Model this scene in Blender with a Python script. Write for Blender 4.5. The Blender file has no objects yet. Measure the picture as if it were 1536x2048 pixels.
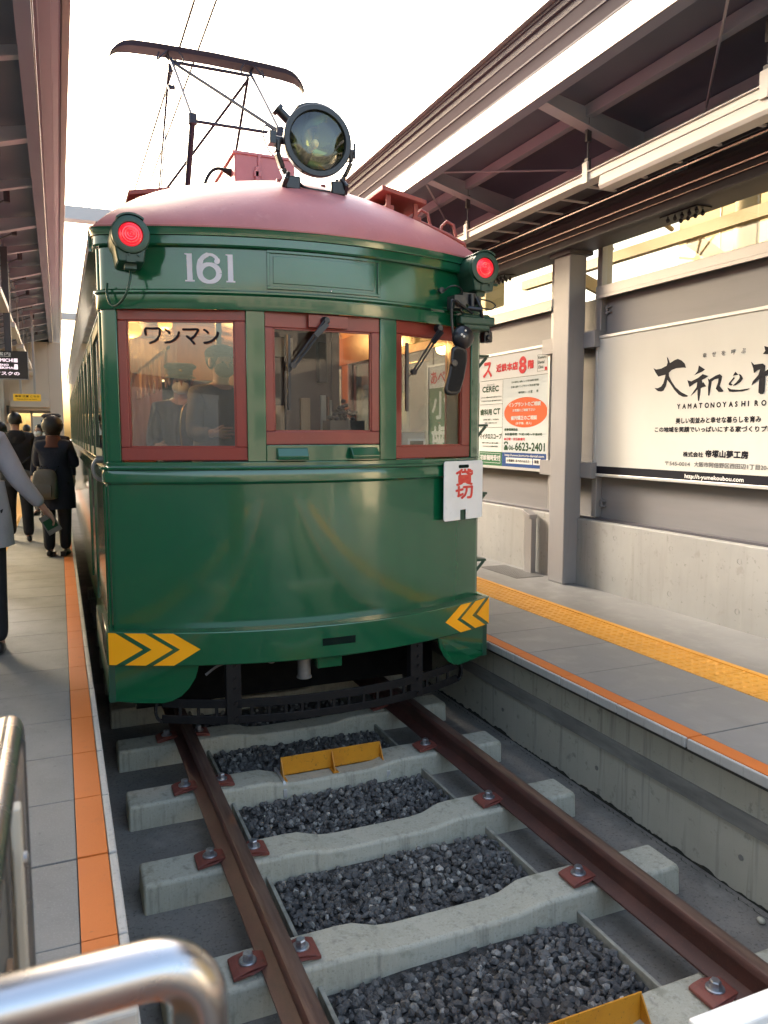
import bpy, bmesh, math, random
from mathutils import Vector, Matrix
random.seed(7)
S = bpy.context.scene
COL = S.collection
rad = math.radians

# ---------------------------------------------------------------- camera
F_PX, U0, V0 = 1540.0, 117.0, 867.0            # focal length in px of a 1536x2048 frame; vanishing point of the track
PITCH = math.atan((1024 - V0) / F_PX)
YAW = math.atan((768 - U0) / F_PX * math.cos(PITCH))
cd = bpy.data.cameras.new('camera')
cam = bpy.data.objects.new('camera', cd)
COL.objects.link(cam)
cam.location = (-1.44, 0.0, 1.85)
cam.rotation_euler = (math.pi / 2 - PITCH, 0, -YAW)
cd.sensor_fit = 'VERTICAL'
cd.sensor_height = 36.0
cd.lens = F_PX / 2048 * 36.0
cd.clip_start, cd.clip_end = 0.05, 2000
cd.dof.use_dof = True
cd.dof.focus_distance = 4.8
cd.dof.aperture_fstop = 7.0
S.camera = cam

# ---------------------------------------------------------------- sky and sun
SUN = Vector((-0.31, 0.84, 0.50)).normalized()          # towards the sun
w = bpy.data.worlds.new('World')
S.world = w
w.use_nodes = True
nt = w.node_tree
bg = nt.nodes['Background']
sky = nt.nodes.new('ShaderNodeTexSky')
sky.sky_type = 'NISHITA'
sky.sun_disc = False
sky.sun_elevation = math.asin(SUN.z)
sky.sun_rotation = math.atan2(SUN.x, SUN.y)
sky.air_density = 1.4
sky.dust_density = 8.0
sky.ozone_density = 0.3
wb = nt.nodes.new('ShaderNodeMix'); wb.data_type = 'RGBA'; wb.blend_type = 'MULTIPLY'
wb.inputs[0].default_value = 1.0
wb.inputs[7].default_value = (0.985, 0.985, 0.985, 1)          # the camera's daylight white balance
nt.links.new(sky.outputs[0], wb.inputs[6])
nt.links.new(wb.outputs[2], bg.inputs[0])
bg.inputs[1].default_value = 0.15
sd = bpy.data.lights.new('sun', 'SUN')
sd.energy = 1.5
sd.angle = rad(12)
sd.color = (1.0, 0.945, 0.87)
sun = bpy.data.objects.new('sun', sd)
COL.objects.link(sun)
sun.rotation_euler = (-SUN).to_track_quat('-Z', 'Y').to_euler()
S.view_settings.view_transform = 'Standard'
S.view_settings.look = 'None'
S.view_settings.exposure = 2.55
S.view_settings.gamma = 1.0
S.view_settings.use_curve_mapping = False
S.render.engine = 'CYCLES'
cy = S.cycles
cy.use_denoising = True
cy.max_bounces = 8
cy.diffuse_bounces = 4
cy.glossy_bounces = 5
cy.transparent_max_bounces = 24
cy.transmission_bounces = 6
cy.sample_clamp_indirect = 6.0
cy.caustics_reflective = False
cy.caustics_refractive = False

# ---------------------------------------------------------------- materials
def mat(name, col, rough=0.5, metal=0.0, layers=(), bump=(), coat=0.0, spec=0.5, emit=None, rvar=0.0):
    m = bpy.data.materials.new(name)
    m.use_nodes = True
    t = m.node_tree
    b = t.nodes['Principled BSDF']
    b.inputs['Base Color'].default_value = (*col, 1)
    b.inputs['Roughness'].default_value = rough
    b.inputs['Metallic'].default_value = metal
    b.inputs['Specular IOR Level'].default_value = spec
    b.inputs['Coat Weight'].default_value = coat
    b.inputs['Coat Roughness'].default_value = 0.06
    tc = t.nodes.new('ShaderNodeTexCoord')
    def noise(scale, detail=4.0, rough_=0.6, dist=0.0):
        mp = t.nodes.new('ShaderNodeMapping')
        sc = scale if isinstance(scale, (tuple, list)) else (scale,) * 3
        mp.inputs['Scale'].default_value = sc
        t.links.new(tc.outputs['Object'], mp.inputs[0])
        n = t.nodes.new('ShaderNodeTexNoise')
        n.inputs['Scale'].default_value = 1.0
        n.inputs['Detail'].default_value = detail
        n.inputs['Roughness'].default_value = rough_
        n.inputs['Distortion'].default_value = dist
        t.links.new(mp.outputs[0], n.inputs[0])
        return n.outputs[0]
    cur = None
    for (scale, lo, hi, c, fac) in layers:
        n = noise(scale)
        mr = t.nodes.new('ShaderNodeMapRange')
        mr.inputs['From Min'].default_value = lo
        mr.inputs['From Max'].default_value = hi
        mr.inputs['To Max'].default_value = fac
        t.links.new(n, mr.inputs['Value'])
        mx = t.nodes.new('ShaderNodeMix')
        mx.data_type = 'RGBA'
        t.links.new(mr.outputs[0], mx.inputs[0])
        if cur is None:
            mx.inputs[6].default_value = (*col, 1)
        else:
            t.links.new(cur, mx.inputs[6])
        mx.inputs[7].default_value = (*c, 1)
        cur = mx.outputs[2]
    if cur is not None:
        t.links.new(cur, b.inputs['Base Color'])
    if rvar:
        n = noise(6.0)
        mr = t.nodes.new('ShaderNodeMapRange')
        mr.inputs['From Min'].default_value = 0.3
        mr.inputs['From Max'].default_value = 0.7
        mr.inputs['To Min'].default_value = max(0.02, rough - rvar)
        mr.inputs['To Max'].default_value = rough + rvar
        t.links.new(n, mr.inputs['Value'])
        t.links.new(mr.outputs[0], b.inputs['Roughness'])
    prev = None
    for (scale, strength, distance) in bump:
        n = noise(scale)
        bp = t.nodes.new('ShaderNodeBump')
        bp.inputs['Strength'].default_value = strength
        bp.inputs['Distance'].default_value = distance
        t.links.new(n, bp.inputs['Height'])
        if prev is not None:
            t.links.new(prev, bp.inputs['Normal'])
        prev = bp.outputs[0]
    if prev is not None:
        t.links.new(prev, b.inputs['Normal'])
    if emit:
        b.inputs['Emission Color'].default_value = (*emit[0], 1)
        b.inputs['Emission Strength'].default_value = emit[1]
    return m

def glass(name, tint=(0.9, 0.92, 0.9), ior=1.5, rough=0.0, boost=1.0):
    m = bpy.data.materials.new(name)
    m.use_nodes = True
    t = m.node_tree
    t.nodes.remove(t.nodes['Principled BSDF'])
    out = t.nodes['Material Output']
    tr = t.nodes.new('ShaderNodeBsdfTransparent')
    tr.inputs[0].default_value = (*tint, 1)
    gl = t.nodes.new('ShaderNodeBsdfGlossy')
    gl.inputs['Roughness'].default_value = rough
    gl.inputs[0].default_value = (0.95, 0.95, 0.95, 1)
    lw = t.nodes.new('ShaderNodeLayerWeight')
    lw.inputs[0].default_value = 0.5
    pw = t.nodes.new('ShaderNodeMath'); pw.operation = 'POWER'; pw.inputs[1].default_value = 4.0
    t.links.new(lw.outputs['Facing'], pw.inputs[0])
    mu = t.nodes.new('ShaderNodeMath'); mu.operation = 'MULTIPLY_ADD'; mu.use_clamp = True
    f0 = ((ior - 1) / (ior + 1)) ** 2
    mu.inputs[1].default_value = 0.9
    mu.inputs[2].default_value = f0 * boost
    t.links.new(pw.outputs[0], mu.inputs[0])
    mx = t.nodes.new('ShaderNodeMixShader')
    t.links.new(mu.outputs[0], mx.inputs[0])
    t.links.new(tr.outputs[0], mx.inputs[1])
    t.links.new(gl.outputs[0], mx.inputs[2])
    t.links.new(mx.outputs[0], out.inputs[0])
    return m

M = {}
M['green'] = mat('green gloss paint', (0.004, 0.092, 0.036), 0.16, layers=[(2.2, 0.4, 0.7, (0.005, 0.080, 0.034), 0.6), (40, 0.62, 0.75, (0.02, 0.06, 0.035), 0.25)], bump=[((2.2, 2.2, 1.3), 0.10, 0.05), (9, 0.05, 0.01), (160, 0.03, 0.002)], coat=0.9, rvar=0.05, spec=0.5)
M['green_dark'] = mat('dark green paint', (0.012, 0.06, 0.035), 0.35, layers=[(6, 0.4, 0.7, (0.02, 0.045, 0.03), 0.7)], bump=[(60, 0.1, 0.003)])
M['seam'] = mat('dark seam', (0.004, 0.012, 0.009), 0.8, spec=0.1)
M['frame_red'] = mat('red brown window paint', (0.26, 0.035, 0.022), 0.32, layers=[(3, 0.35, 0.7, (0.20, 0.03, 0.022), 0.8), (60, 0.6, 0.75, (0.30, 0.09, 0.07), 0.25)], bump=[(25, 0.06, 0.004)], coat=0.2)
M['roof'] = mat('dull red roof paint', (0.50, 0.185, 0.185), 0.42, layers=[(2.5, 0.4, 0.7, (0.43, 0.15, 0.15), 0.8), (18, 0.58, 0.75, (0.54, 0.23, 0.22), 0.5), (45, 0.66, 0.75, (0.2, 0.07, 0.06), 0.4)], bump=[(4, 0.2, 0.02), (90, 0.15, 0.003)])
M['roofwood'] = mat('red painted roof boards', (0.36, 0.085, 0.06), 0.55, layers=[(8, 0.4, 0.7, (0.28, 0.06, 0.05), 0.8)], bump=[(50, 0.15, 0.003)])
M['black'] = mat('black enamel', (0.013, 0.013, 0.017), 0.28, layers=[(20, 0.5, 0.75, (0.03, 0.03, 0.034), 0.5)], bump=[(70, 0.08, 0.002)])
M['blackmatt'] = mat('dull black steel', (0.005, 0.005, 0.006), 0.6, spec=0.25, layers=[(12, 0.45, 0.7, (0.010, 0.009, 0.009), 0.7), (60, 0.6, 0.7, (0.03, 0.026, 0.023), 0.35)], bump=[(80, 0.2, 0.003)])
M['panto'] = mat('grey black tubing', (0.02, 0.021, 0.036), 0.5, spec=0.3)
M['under'] = mat('sooty underframe', (0.004, 0.004, 0.004), 0.85, spec=0.15, layers=[(9, 0.4, 0.7, (0.010, 0.009, 0.008), 0.8)])
M['yellow'] = mat('amber yellow paint', (1.0, 0.43, 0.004), 0.4, layers=[(7, 0.4, 0.7, (1.0, 0.40, 0.004), 0.7)])
M['yplate'] = mat('worn yellow steel plate', (0.60, 0.25, 0.012), 0.5, layers=[(9, 0.45, 0.7, (0.5, 0.19, 0.012), 0.8), (40, 0.60, 0.72, (0.16, 0.07, 0.02), 0.8), (140, 0.64, 0.72, (0.06, 0.03, 0.02), 0.7)], bump=[(60, 0.15, 0.003)])
M['cream_num'] = mat('pale number paint', (0.66, 0.62, 0.66), 0.4)
M['signwhite'] = mat('white enamel board', (0.86, 0.85, 0.82), 0.35, layers=[(4, 0.4, 0.75, (0.76, 0.74, 0.68), 0.7), (30, 0.62, 0.75, (0.68, 0.66, 0.6), 0.5)])
M['signred'] = mat('red sign paint', (0.72, 0.05, 0.035), 0.45, layers=[(30, 0.45, 0.7, (0.78, 0.16, 0.09), 0.6)])
M['lensred'] = mat('lit red lens', (0.55, 0.008, 0.015), 0.12, emit=((1.0, 0.02, 0.04), 0.13), coat=0.6, bump=[(30, 0.35, 0.004)])
M['rust'] = mat('rusty rail steel', (0.068, 0.027, 0.022), 0.6, layers=[(5, 0.38, 0.68, (0.105, 0.040, 0.030), 0.9), ((30, 6, 30), 0.5, 0.7, (0.045, 0.022, 0.02), 0.7), (120, 0.6, 0.75, (0.17, 0.065, 0.04), 0.6)], bump=[(90, 0.2, 0.003)])
M['railtop'] = mat('dull rail head', (0.15, 0.098, 0.078), 0.42, metal=0.5, layers=[((40, 3, 40), 0.42, 0.65, (0.075, 0.042, 0.034), 0.8), (80, 0.6, 0.75, (0.17, 0.08, 0.05), 0.6)], bump=[((80, 12, 80), 0.12, 0.002)])
M['clip'] = mat('red oxide clip', (0.21, 0.058, 0.042), 0.55, layers=[(12, 0.4, 0.7, (0.16, 0.045, 0.034), 0.8), (26, 0.55, 0.7, (0.11, 0.05, 0.035), 0.7), (60, 0.6, 0.72, (0.09, 0.03, 0.02), 0.6)], bump=[(90, 0.2, 0.003)])
M['bolt'] = mat('galvanised bolt', (0.42, 0.43, 0.45), 0.38, metal=0.85, layers=[(60, 0.45, 0.7, (0.28, 0.27, 0.26), 0.8)])
M['steelband'] = mat('steel band', (0.55, 0.54, 0.52), 0.35, metal=0.4)
M['sleeper'] = mat('weathered sleeper concrete', (0.45, 0.43, 0.345), 0.85, layers=[(3.2, 0.38, 0.68, (0.37, 0.352, 0.275), 0.85), ((70, 70, 4), 0.52, 0.68, (0.52, 0.50, 0.42), 0.4), ((26, 26, 2.2), 0.55, 0.70, (0.17, 0.162, 0.13), 0.5), (90, 0.56, 0.72, (0.16, 0.155, 0.13), 0.5), (11, 0.57, 0.70, (0.15, 0.15, 0.09), 0.45), (420, 0.62, 0.70, (0.09, 0.085, 0.07), 0.45)], bump=[(14, 0.10, 0.008), (260, 0.10, 0.002)])
M['edging'] = mat('trough edging', (0.34, 0.33, 0.275), 0.85, layers=[(14, 0.4, 0.7, (0.15, 0.145, 0.12), 0.8)], bump=[(150, 0.3, 0.003)])
M['bed'] = mat('dirty track bed concrete', (0.20, 0.186, 0.165), 0.92, layers=[(2.4, 0.38, 0.66, (0.13, 0.121, 0.108), 0.9), (14, 0.52, 0.7, (0.16, 0.155, 0.145), 0.7), (60, 0.54, 0.68, (0.065, 0.06, 0.054), 0.7), (5, 0.55, 0.68, (0.26, 0.245, 0.215), 0.6), (130, 0.64, 0.70, (0.36, 0.35, 0.32), 0.75)], bump=[(40, 0.3, 0.01), (260, 0.35, 0.004)])
M['paving'] = mat('grey platform slabs', (0.215, 0.213, 0.206), 0.72, layers=[(1.1, 0.35, 0.7, (0.175, 0.173, 0.166), 0.8), (5, 0.5, 0.72, (0.14, 0.138, 0.132), 0.5), (26, 0.64, 0.72, (0.09, 0.088, 0.084), 0.5), (150, 0.54, 0.66, (0.29, 0.287, 0.28), 0.5), (330, 0.60, 0.68, (0.15, 0.15, 0.145), 0.5)], bump=[(300, 0.12, 0.002)], rvar=0.1)
M['paving_r'] = mat('smooth platform slabs', (0.22, 0.216, 0.21), 0.5, layers=[((5, .7, 5), 0.5, 0.68, (0.17, 0.166, 0.16), 0.6), (14, 0.66, 0.74, (0.12, 0.117, 0.112), 0.5), (0.9, 0.35, 0.7, (0.175, 0.171, 0.165), 0.85), (6, 0.5, 0.72, (0.26, 0.255, 0.245), 0.5), (200, 0.60, 0.68, (0.16, 0.155, 0.15), 0.35), (30, 0.66, 0.75, (0.13, 0.125, 0.12), 0.4)], bump=[(260, 0.08, 0.002)], rvar=0.12)
M['coping'] = mat('pale kerb stone', (0.46, 0.45, 0.42), 0.7, layers=[(3, 0.4, 0.7, (0.37, 0.36, 0.33), 0.8), ((90, 90, 4), 0.55, 0.7, (0.22, 0.21, 0.19), 0.5), (120, 0.6, 0.72, (0.3, 0.29, 0.27), 0.5)], bump=[(160, 0.15, 0.002)])
M['orange'] = mat('orange edge paint', (0.60, 0.155, 0.018), 0.6, layers=[(1.4, 0.35, 0.7, (0.52, 0.13, 0.018), 0.8), (10, 0.58, 0.74, (0.42, 0.12, 0.03), 0.5), (60, 0.64, 0.74, (0.24, 0.085, 0.03), 0.5), (220, 0.62, 0.7, (0.66, 0.24, 0.08), 0.4)], bump=[(200, 0.12, 0.002)])
M['tactile'] = mat('yellow tactile tiles', (0.70, 0.33, 0.035), 0.55, layers=[(2, 0.35, 0.7, (0.62, 0.28, 0.032), 0.8), (40, 0.6, 0.74, (0.46, 0.22, 0.04), 0.5)], bump=[(200, 0.1, 0.002)])
M['joint'] = mat('joint filler', (0.05, 0.048, 0.045), 0.9)
M['pwall'] = mat('stained platform wall concrete', (0.45, 0.43, 0.35), 0.85, layers=[(1.6, 0.38, 0.68, (0.36, 0.345, 0.28), 0.85), ((20, 20, 1.0), 0.56, 0.70, (0.17, 0.16, 0.13), 0.6), ((40, 40, 0.9), 0.55, 0.68, (0.36, 0.35, 0.31), 0.45), (16, 0.60, 0.72, (0.12, 0.12, 0.10), 0.5), (150, 0.62, 0.7, (0.14, 0.135, 0.12), 0.4)], bump=[(14, 0.12, 0.01), (150, 0.15, 0.003)])
M['pband'] = mat('grey wall band', (0.23, 0.224, 0.20), 0.8, layers=[((10, 2, 10), 0.42, 0.68, (0.11, 0.108, 0.1), 0.8), ((40, 40, 3), 0.56, 0.7, (0.2, 0.195, 0.18), 0.5)], bump=[(120, 0.15, 0.003)])
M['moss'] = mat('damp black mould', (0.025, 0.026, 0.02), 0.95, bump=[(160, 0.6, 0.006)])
M['cwall'] = mat('fair faced concrete', (0.32, 0.312, 0.29), 0.78, layers=[(1.3, 0.36, 0.7, (0.26, 0.252, 0.232), 0.8), ((4, 4, 1.2), 0.5, 0.72, (0.37, 0.357, 0.325), 0.5), ((9, 9, .8), 0.54, 0.7, (0.24, 0.23, 0.205), 0.6), (26, 0.63, 0.72, (0.14, 0.13, 0.115), 0.6), (9, 0.60, 0.72, (0.21, 0.195, 0.17), 0.5)], bump=[(9, 0.08, 0.01), (120, 0.1, 0.003)])
M['hole'] = mat('tie hole', (0.08, 0.075, 0.065), 0.9)
M['steelgrey'] = mat('grey painted steel', (0.30, 0.285, 0.28), 0.38, layers=[(1.6, 0.4, 0.7, (0.265, 0.25, 0.245), 0.7), ((30, 30, 2), 0.58, 0.72, (0.23, 0.215, 0.2), 0.35)], bump=[(8, 0.05, 0.01)])
M['panel'] = mat('grey wall panels', (0.225, 0.215, 0.215), 0.42, layers=[((2, 1, 9), 0.42, 0.7, (0.195, 0.186, 0.186), 0.7)], bump=[((4, 1.2, 4), 0.05, 0.02)])
M['sill'] = mat('aluminium sill', (0.36, 0.345, 0.335), 0.35, metal=0.4)
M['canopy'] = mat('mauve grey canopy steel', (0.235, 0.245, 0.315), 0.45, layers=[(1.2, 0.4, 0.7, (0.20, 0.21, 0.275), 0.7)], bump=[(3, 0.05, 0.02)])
M['beam'] = mat('glossy canopy beam', (0.40, 0.35, 0.335), 0.17, metal=0.2, layers=[((.4, .55, .4), 0.42, 0.62, (0.22, 0.185, 0.18), 0.9)], bump=[((3, 0.4, 3), 0.02, 0.01)])  # broad dark mottling painted in, breaks the beam's glint into stretches
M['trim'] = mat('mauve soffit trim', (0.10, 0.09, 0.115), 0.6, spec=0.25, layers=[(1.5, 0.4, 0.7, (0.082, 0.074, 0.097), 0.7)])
M['grit'] = mat('dark ballast grit', (0.06, 0.056, 0.052), 0.9, layers=[(60, 0.4, 0.65, (0.025, 0.024, 0.023), 0.9), (140, 0.58, 0.7, (0.16, 0.15, 0.14), 0.7)], bump=[(90, 0.8, 0.012)])
M['deck'] = mat('dark roof deck', (0.155, 0.185, 0.245), 0.5, layers=[(1.5, 0.4, 0.7, (0.13, 0.155, 0.21), 0.8)])
M['deckedge'] = mat('dark gutter metal', (0.075, 0.07, 0.08), 0.4)
M['rafter'] = mat('pale rafters', (0.50, 0.52, 0.57), 0.42, layers=[(2, 0.4, 0.7, (0.44, 0.46, 0.51), 0.7)])
M['dark'] = mat('dark girder paint', (0.075, 0.067, 0.072), 0.45, layers=[(2, 0.4, 0.7, (0.06, 0.054, 0.06), 0.7)])
M['conduit'] = mat('gold flange glint', (0.55, 0.47, 0.36), 0.22, metal=0.9)
M['white_metal'] = mat('cream lighting duct', (0.62, 0.56, 0.50), 0.4, layers=[(2, 0.4, 0.7, (0.55, 0.50, 0.45), 0.6)])
M['tubeglow'] = mat('fluorescent tube', (0.85, 0.85, 0.85), 0.3)
M['stainless'] = mat('brushed stainless steel', (0.47, 0.47, 0.48), 0.27, metal=1.0, bump=[((300, 12, 300), 0.05, 0.001)], rvar=0.05)
M['beige'] = mat('beige fence steel', (0.48, 0.44, 0.36), 0.4, layers=[(6, 0.4, 0.7, (0.42, 0.385, 0.31), 0.7)])
M['brownmesh'] = mat('brown perforated sheet', (0.22, 0.125, 0.065), 0.5)
M['greyboard'] = mat('dark grey fence board', (0.13, 0.13, 0.12), 0.5)
M['bbwhite'] = mat('cream billboard face', (0.65, 0.63, 0.57), 0.5, spec=0.15, layers=[((1.2, 1.2, 0.9), 0.38, 0.7, (0.60, 0.58, 0.52), 0.8)])
M['bbframe'] = mat('billboard frame', (0.60, 0.59, 0.56), 0.35, metal=0.3)
M['ink'] = mat('black ink', (0.012, 0.012, 0.018), 0.6, spec=0.1)
M['inkgrey'] = mat('grey ink', (0.16, 0.155, 0.15), 0.55, spec=0.12)
M['dwhite'] = mat('white poster print', (0.66, 0.66, 0.63), 0.55, spec=0.12)
M['dgrey'] = mat('pale blue grey print', (0.55, 0.59, 0.58), 0.55, spec=0.12)
M['dgreen'] = mat('green print', (0.03, 0.14, 0.055), 0.55, spec=0.12)
M['dblue'] = mat('blue print', (0.02, 0.065, 0.22), 0.55, spec=0.12)
M['dorange'] = mat('orange red print', (0.62, 0.10, 0.025), 0.55, spec=0.12)
M['dred'] = mat('red print', (0.60, 0.025, 0.035), 0.55, spec=0.12)
M['inkgreen'] = mat('dark green ink', (0.012, 0.055, 0.02), 0.55, spec=0.12)
M['glass_band'] = glass('wall glazing', (0.96, 0.93, 0.84))
M['pane'] = glass('window glass', (0.80, 0.82, 0.80), boost=2.6)
M['pane_clear'] = glass('clear window glass', (0.86, 0.87, 0.85), boost=0.8)
M['pane_side'] = glass('side window glass', (0.72, 0.75, 0.74))
M['vinyl'] = glass('clear vinyl sheet', (0.86, 0.86, 0.86), ior=1.45, rough=0.15, boost=3.5)
M['lens'] = glass('headlamp lens', (0.80, 0.80, 0.62), boost=2.0)
M['reflector'] = mat('silvered reflector', (0.20, 0.25, 0.12), 0.10, metal=1.0)
M['bulb'] = mat('lamp bulb', (0.8, 0.7, 0.4), 0.1, emit=((1.0, 0.75, 0.35), 0.01))
M['wood'] = mat('varnished red wood', (0.17, 0.055, 0.025), 0.35, layers=[((40, 40, 3), 0.4, 0.7, (0.11, 0.034, 0.016), 0.8)])
M['woodpale'] = mat('pale worn wood', (0.42, 0.27, 0.16), 0.45, layers=[((30, 30, 3), 0.4, 0.7, (0.33, 0.2, 0.11), 0.8)])
M['ceilcream'] = mat('varnished ceiling', (0.40, 0.22, 0.10), 0.35)
M['darkplum'] = mat('dark partition paint', (0.065, 0.033, 0.03), 0.4)
M['warmlamp'] = mat('lit warm lamp globe', (0.9, 0.7, 0.35), 0.3, emit=((1.0, 0.42, 0.06), 0.55))
M['brass'] = mat('brass', (0.6, 0.4, 0.15), 0.25, metal=1.0)
M['greymetal'] = mat('grey cast iron', (0.22, 0.21, 0.2), 0.5, metal=0.4, layers=[(30, 0.45, 0.7, (0.15, 0.14, 0.13), 0.7)])
M['skin'] = mat('skin', (0.40, 0.22, 0.155), 0.5, layers=[(30, 0.4, 0.7, (0.34, 0.17, 0.12), 0.5)])
M['hair'] = mat('black hair', (0.012, 0.01, 0.009), 0.4, bump=[((120, 120, 12), 0.6, 0.006)])
M['hairbrown'] = mat('dark brown hair', (0.014, 0.009, 0.007), 0.5, bump=[((90, 90, 14), 0.6, 0.008)])
M['navy'] = mat('navy wool', (0.014, 0.016, 0.028), 0.85, layers=[(6, 0.4, 0.7, (0.02, 0.022, 0.036), 0.8)], bump=[(9, 0.4, 0.03), (300, 0.2, 0.002)])
M['blackcloth'] = mat('black cloth', (0.010, 0.010, 0.013), 0.85, layers=[(6, 0.4, 0.7, (0.016, 0.016, 0.02), 0.8)], bump=[(9, 0.4, 0.03)])
M['greycloth'] = mat('light grey wool jacket', (0.36, 0.35, 0.39), 0.9, layers=[(4, 0.4, 0.7, (0.30, 0.29, 0.33), 0.8), (200, 0.55, 0.7, (0.36, 0.355, 0.38), 0.5)], bump=[(7, 0.5, 0.03), (300, 0.25, 0.002)])
M['tancloth'] = mat('tan jacket cloth', (0.13, 0.11, 0.09), 0.9, bump=[(9, 0.4, 0.03)])
M['bagolive'] = mat('grey olive bag nylon', (0.13, 0.115, 0.09), 0.6, layers=[(8, 0.4, 0.7, (0.10, 0.09, 0.07), 0.8)], bump=[(12, 0.5, 0.02)])
M['leather'] = mat('dark brown leather', (0.03, 0.018, 0.012), 0.4)
M['masknavy'] = mat('dark grey face mask', (0.025, 0.028, 0.04), 0.8)
M['maskwhite'] = mat('white face mask', (0.7, 0.7, 0.7), 0.8)
M['scarf'] = mat('brown scarf', (0.14, 0.05, 0.03), 0.9)
M['led'] = mat('display housing', (0.010, 0.010, 0.014), 0.3)
M['ledtext'] = mat('lit display text', (0.9, 0.8, 0.85), 0.5, emit=((1.0, 0.78, 0.86), 0.2))
M['yelsign'] = mat('yellow hanging sign', (0.75, 0.42, 0.02), 0.4, emit=((1.0, 0.55, 0.03), 0.04))
M['creamwall'] = mat('cream station cladding', (0.62, 0.50, 0.39), 0.6, layers=[(1.5, 0.4, 0.7, (0.57, 0.46, 0.36), 0.7)])
M['palewall'] = mat('pale building cladding', (0.34, 0.26, 0.115), 0.6, layers=[(0.8, 0.4, 0.7, (0.28, 0.215, 0.095), 0.7)])
M['sheenwall'] = mat('white sheen wall', (0.8, 0.72, 0.55), 0.5)  # for the unseen wall added as a highlight mirrored by the tram
M['palesteel'] = mat('cream painted steel', (0.25, 0.19, 0.095), 0.5)
M['darkglass'] = mat('dark window glass', (0.03, 0.04, 0.05), 0.05)
M['reflectwall'] = mat('grey brown reflect block', (0.20, 0.185, 0.17), 0.7, layers=[(0.5, 0.4, 0.7, (0.16, 0.15, 0.14), 0.7)])  # for unseen blocks added to shape reflections in the tram
M['asphalt'] = mat('asphalt', (0.05, 0.05, 0.05), 0.9, layers=[(2, 0.4, 0.7, (0.065, 0.065, 0.065), 0.8)])
M['leaf'] = mat('yellow green leaves', (0.12, 0.14, 0.02), 0.6, layers=[(2, 0.4, 0.7, (0.07, 0.10, 0.02), 0.8)])  # yellow green with darker green mottling
M['bark'] = mat('bark', (0.12, 0.085, 0.06), 0.9)
M['grate'] = mat('cast floor grate', (0.16, 0.155, 0.15), 0.6, metal=0.4)
M['curb'] = mat('pale painted kerb', (0.52, 0.49, 0.42), 0.7, layers=[(5, 0.4, 0.7, (0.44, 0.41, 0.35), 0.7)], bump=[(120, 0.1, 0.003)])

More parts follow.
